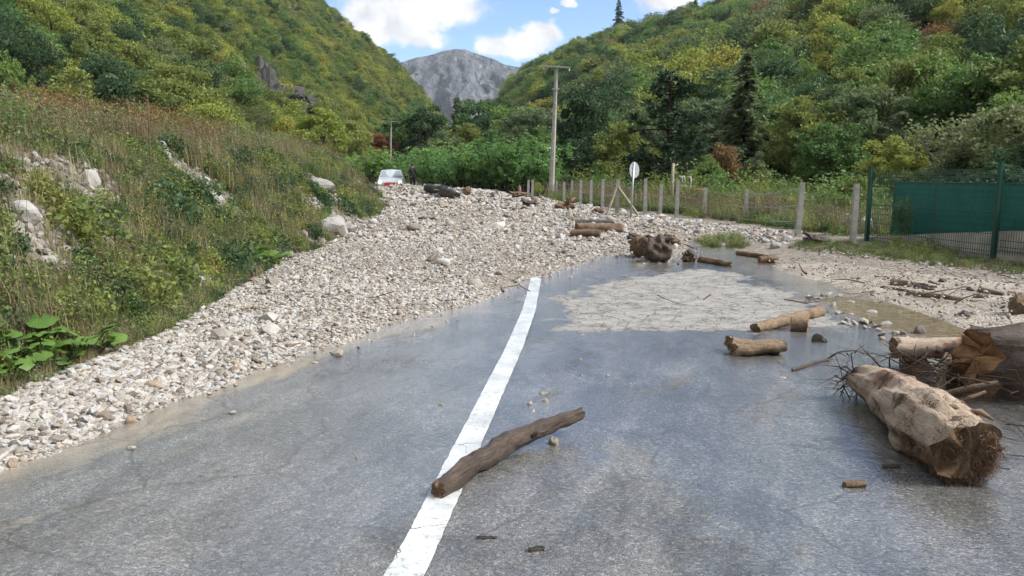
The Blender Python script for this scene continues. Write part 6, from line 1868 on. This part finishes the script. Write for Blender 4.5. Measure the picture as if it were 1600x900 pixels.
# --- person standing right of the car
def build_person():
    q = at_y(645, 300, 48); z = at_y(645, 300, 48)[2]
    e = empty("person", (q[0], q[1], z), math.radians(35)); tag(e, "person in dark clothes standing beside the car", "person")
    J = {'pel': (0, 0, .95), 'wai': (0, 0, 1.10), 'che': (0, -.01, 1.32), 'nec': (0, -.01, 1.48), 'hea': (0, -.03, 1.58), 'top': (0, -.03, 1.72),
         'hl': (-.10, 0, .90), 'kl': (-.12, -.03, .50), 'al': (-.12, 0, .09), 'tl': (-.13, -.15, .04), 'hr': (.10, 0, .90), 'kr': (.13, -.02, .50), 'ar': (.14, .03, .09), 'tr': (.15, -.12, .04),
         'sl': (-.19, 0, 1.40), 'el': (-.25, .02, 1.14), 'wl': (-.20, -.14, .96), 'sr': (.19, 0, 1.40), 'er': (.26, .02, 1.14), 'wr': (.26, -.08, .90), 'fl': (-.17, -.22, .93), 'fr': (.25, -.11, .80)}
    Rd = {'pel': .15, 'wai': .135, 'che': .16, 'nec': .06, 'hea': .095, 'top': .06, 'hl': .095, 'kl': .065, 'al': .05, 'tl': .04, 'hr': .095, 'kr': .065, 'ar': .05, 'tr': .04, 'sl': .07, 'el': .05, 'wl': .035, 'sr': .07, 'er': .05, 'wr': .035, 'fl': .03, 'fr': .03}
    E = [('pel', 'wai'), ('wai', 'che'), ('che', 'nec'), ('nec', 'hea'), ('hea', 'top'), ('pel', 'hl'), ('hl', 'kl'), ('kl', 'al'), ('al', 'tl'), ('pel', 'hr'), ('hr', 'kr'), ('kr', 'ar'), ('ar', 'tr'), ('che', 'sl'), ('sl', 'el'), ('el', 'wl'), ('wl', 'fl'), ('che', 'sr'), ('sr', 'er'), ('er', 'wr'), ('wr', 'fr')]
    ks = list(J); me = bpy.data.meshes.new("body"); me.from_pydata([J[k] for k in ks], [(ks.index(a), ks.index(b)) for a, b in E], [])
    m, nt, bs = material("dark_clothes_and_skin", 0.85, 0.2)
    zc = nt.n('ShaderNodeSeparateXYZ', Vector=nt.obj()).outputs
    skin = nt.math('MAXIMUM', nt.math('GREATER_THAN', zc[2], 1.47), nt.math('MULTIPLY', nt.math('LESS_THAN', zc[2], .955), nt.math('LESS_THAN', zc[1], -.12)))
    skin = nt.math('MULTIPLY', skin, nt.math('GREATER_THAN', zc[2], .3))
    nt.set(bs.inputs['Base Color'], nt.mix(skin, (0.016, 0.016, 0.020), (0.36, 0.22, 0.16)))
    me.materials.append(m)
    o_ = link("body", me, e)
    sk = o_.modifiers.new("skin", 'SKIN')
    for i, k in enumerate(ks): me.skin_vertices[0].data[i].radius = (Rd[k], Rd[k] * .85)
    me.skin_vertices[0].data[0].use_root = True
    sb = o_.modifiers.new("sub", 'SUBSURF'); sb.levels = 2; sb.render_levels = 2
    bm = bmesh.new(); bmesh.ops.create_icosphere(bm, subdivisions=3, radius=.105, matrix=Matrix.Translation((0, -.015, 1.66)))
    bmesh.ops.delete(bm, geom=[v for v in bm.verts if v.co.z < 1.63 and v.co.y < -.02], context='VERTS')
    hm = bpy.data.meshes.new("hair"); bm.to_mesh(hm); bm.free(); hm.materials.append(M_TRIM); link("hair", hm, e)
build_person()

# ------------------------------------------------------------------ thin valley haze
hz = bpy.data.materials.new("valley_haze"); hz.use_nodes = True
hz.node_tree.nodes.clear()
ht_ = NT(hz.node_tree)
pv = ht_.n('ShaderNodeVolumePrincipled', Color=(0.86, 0.92, 1.0), Density=0.00013)
ho = ht_.n('ShaderNodeOutputMaterial', Volume=pv.outputs[0])
mb = MB(); mb.box((0, 0, 149), (4200, 4200, 312)); o_ = link("haze", mb.mesh("haze", hz)); tag(o_, kind='stuff')
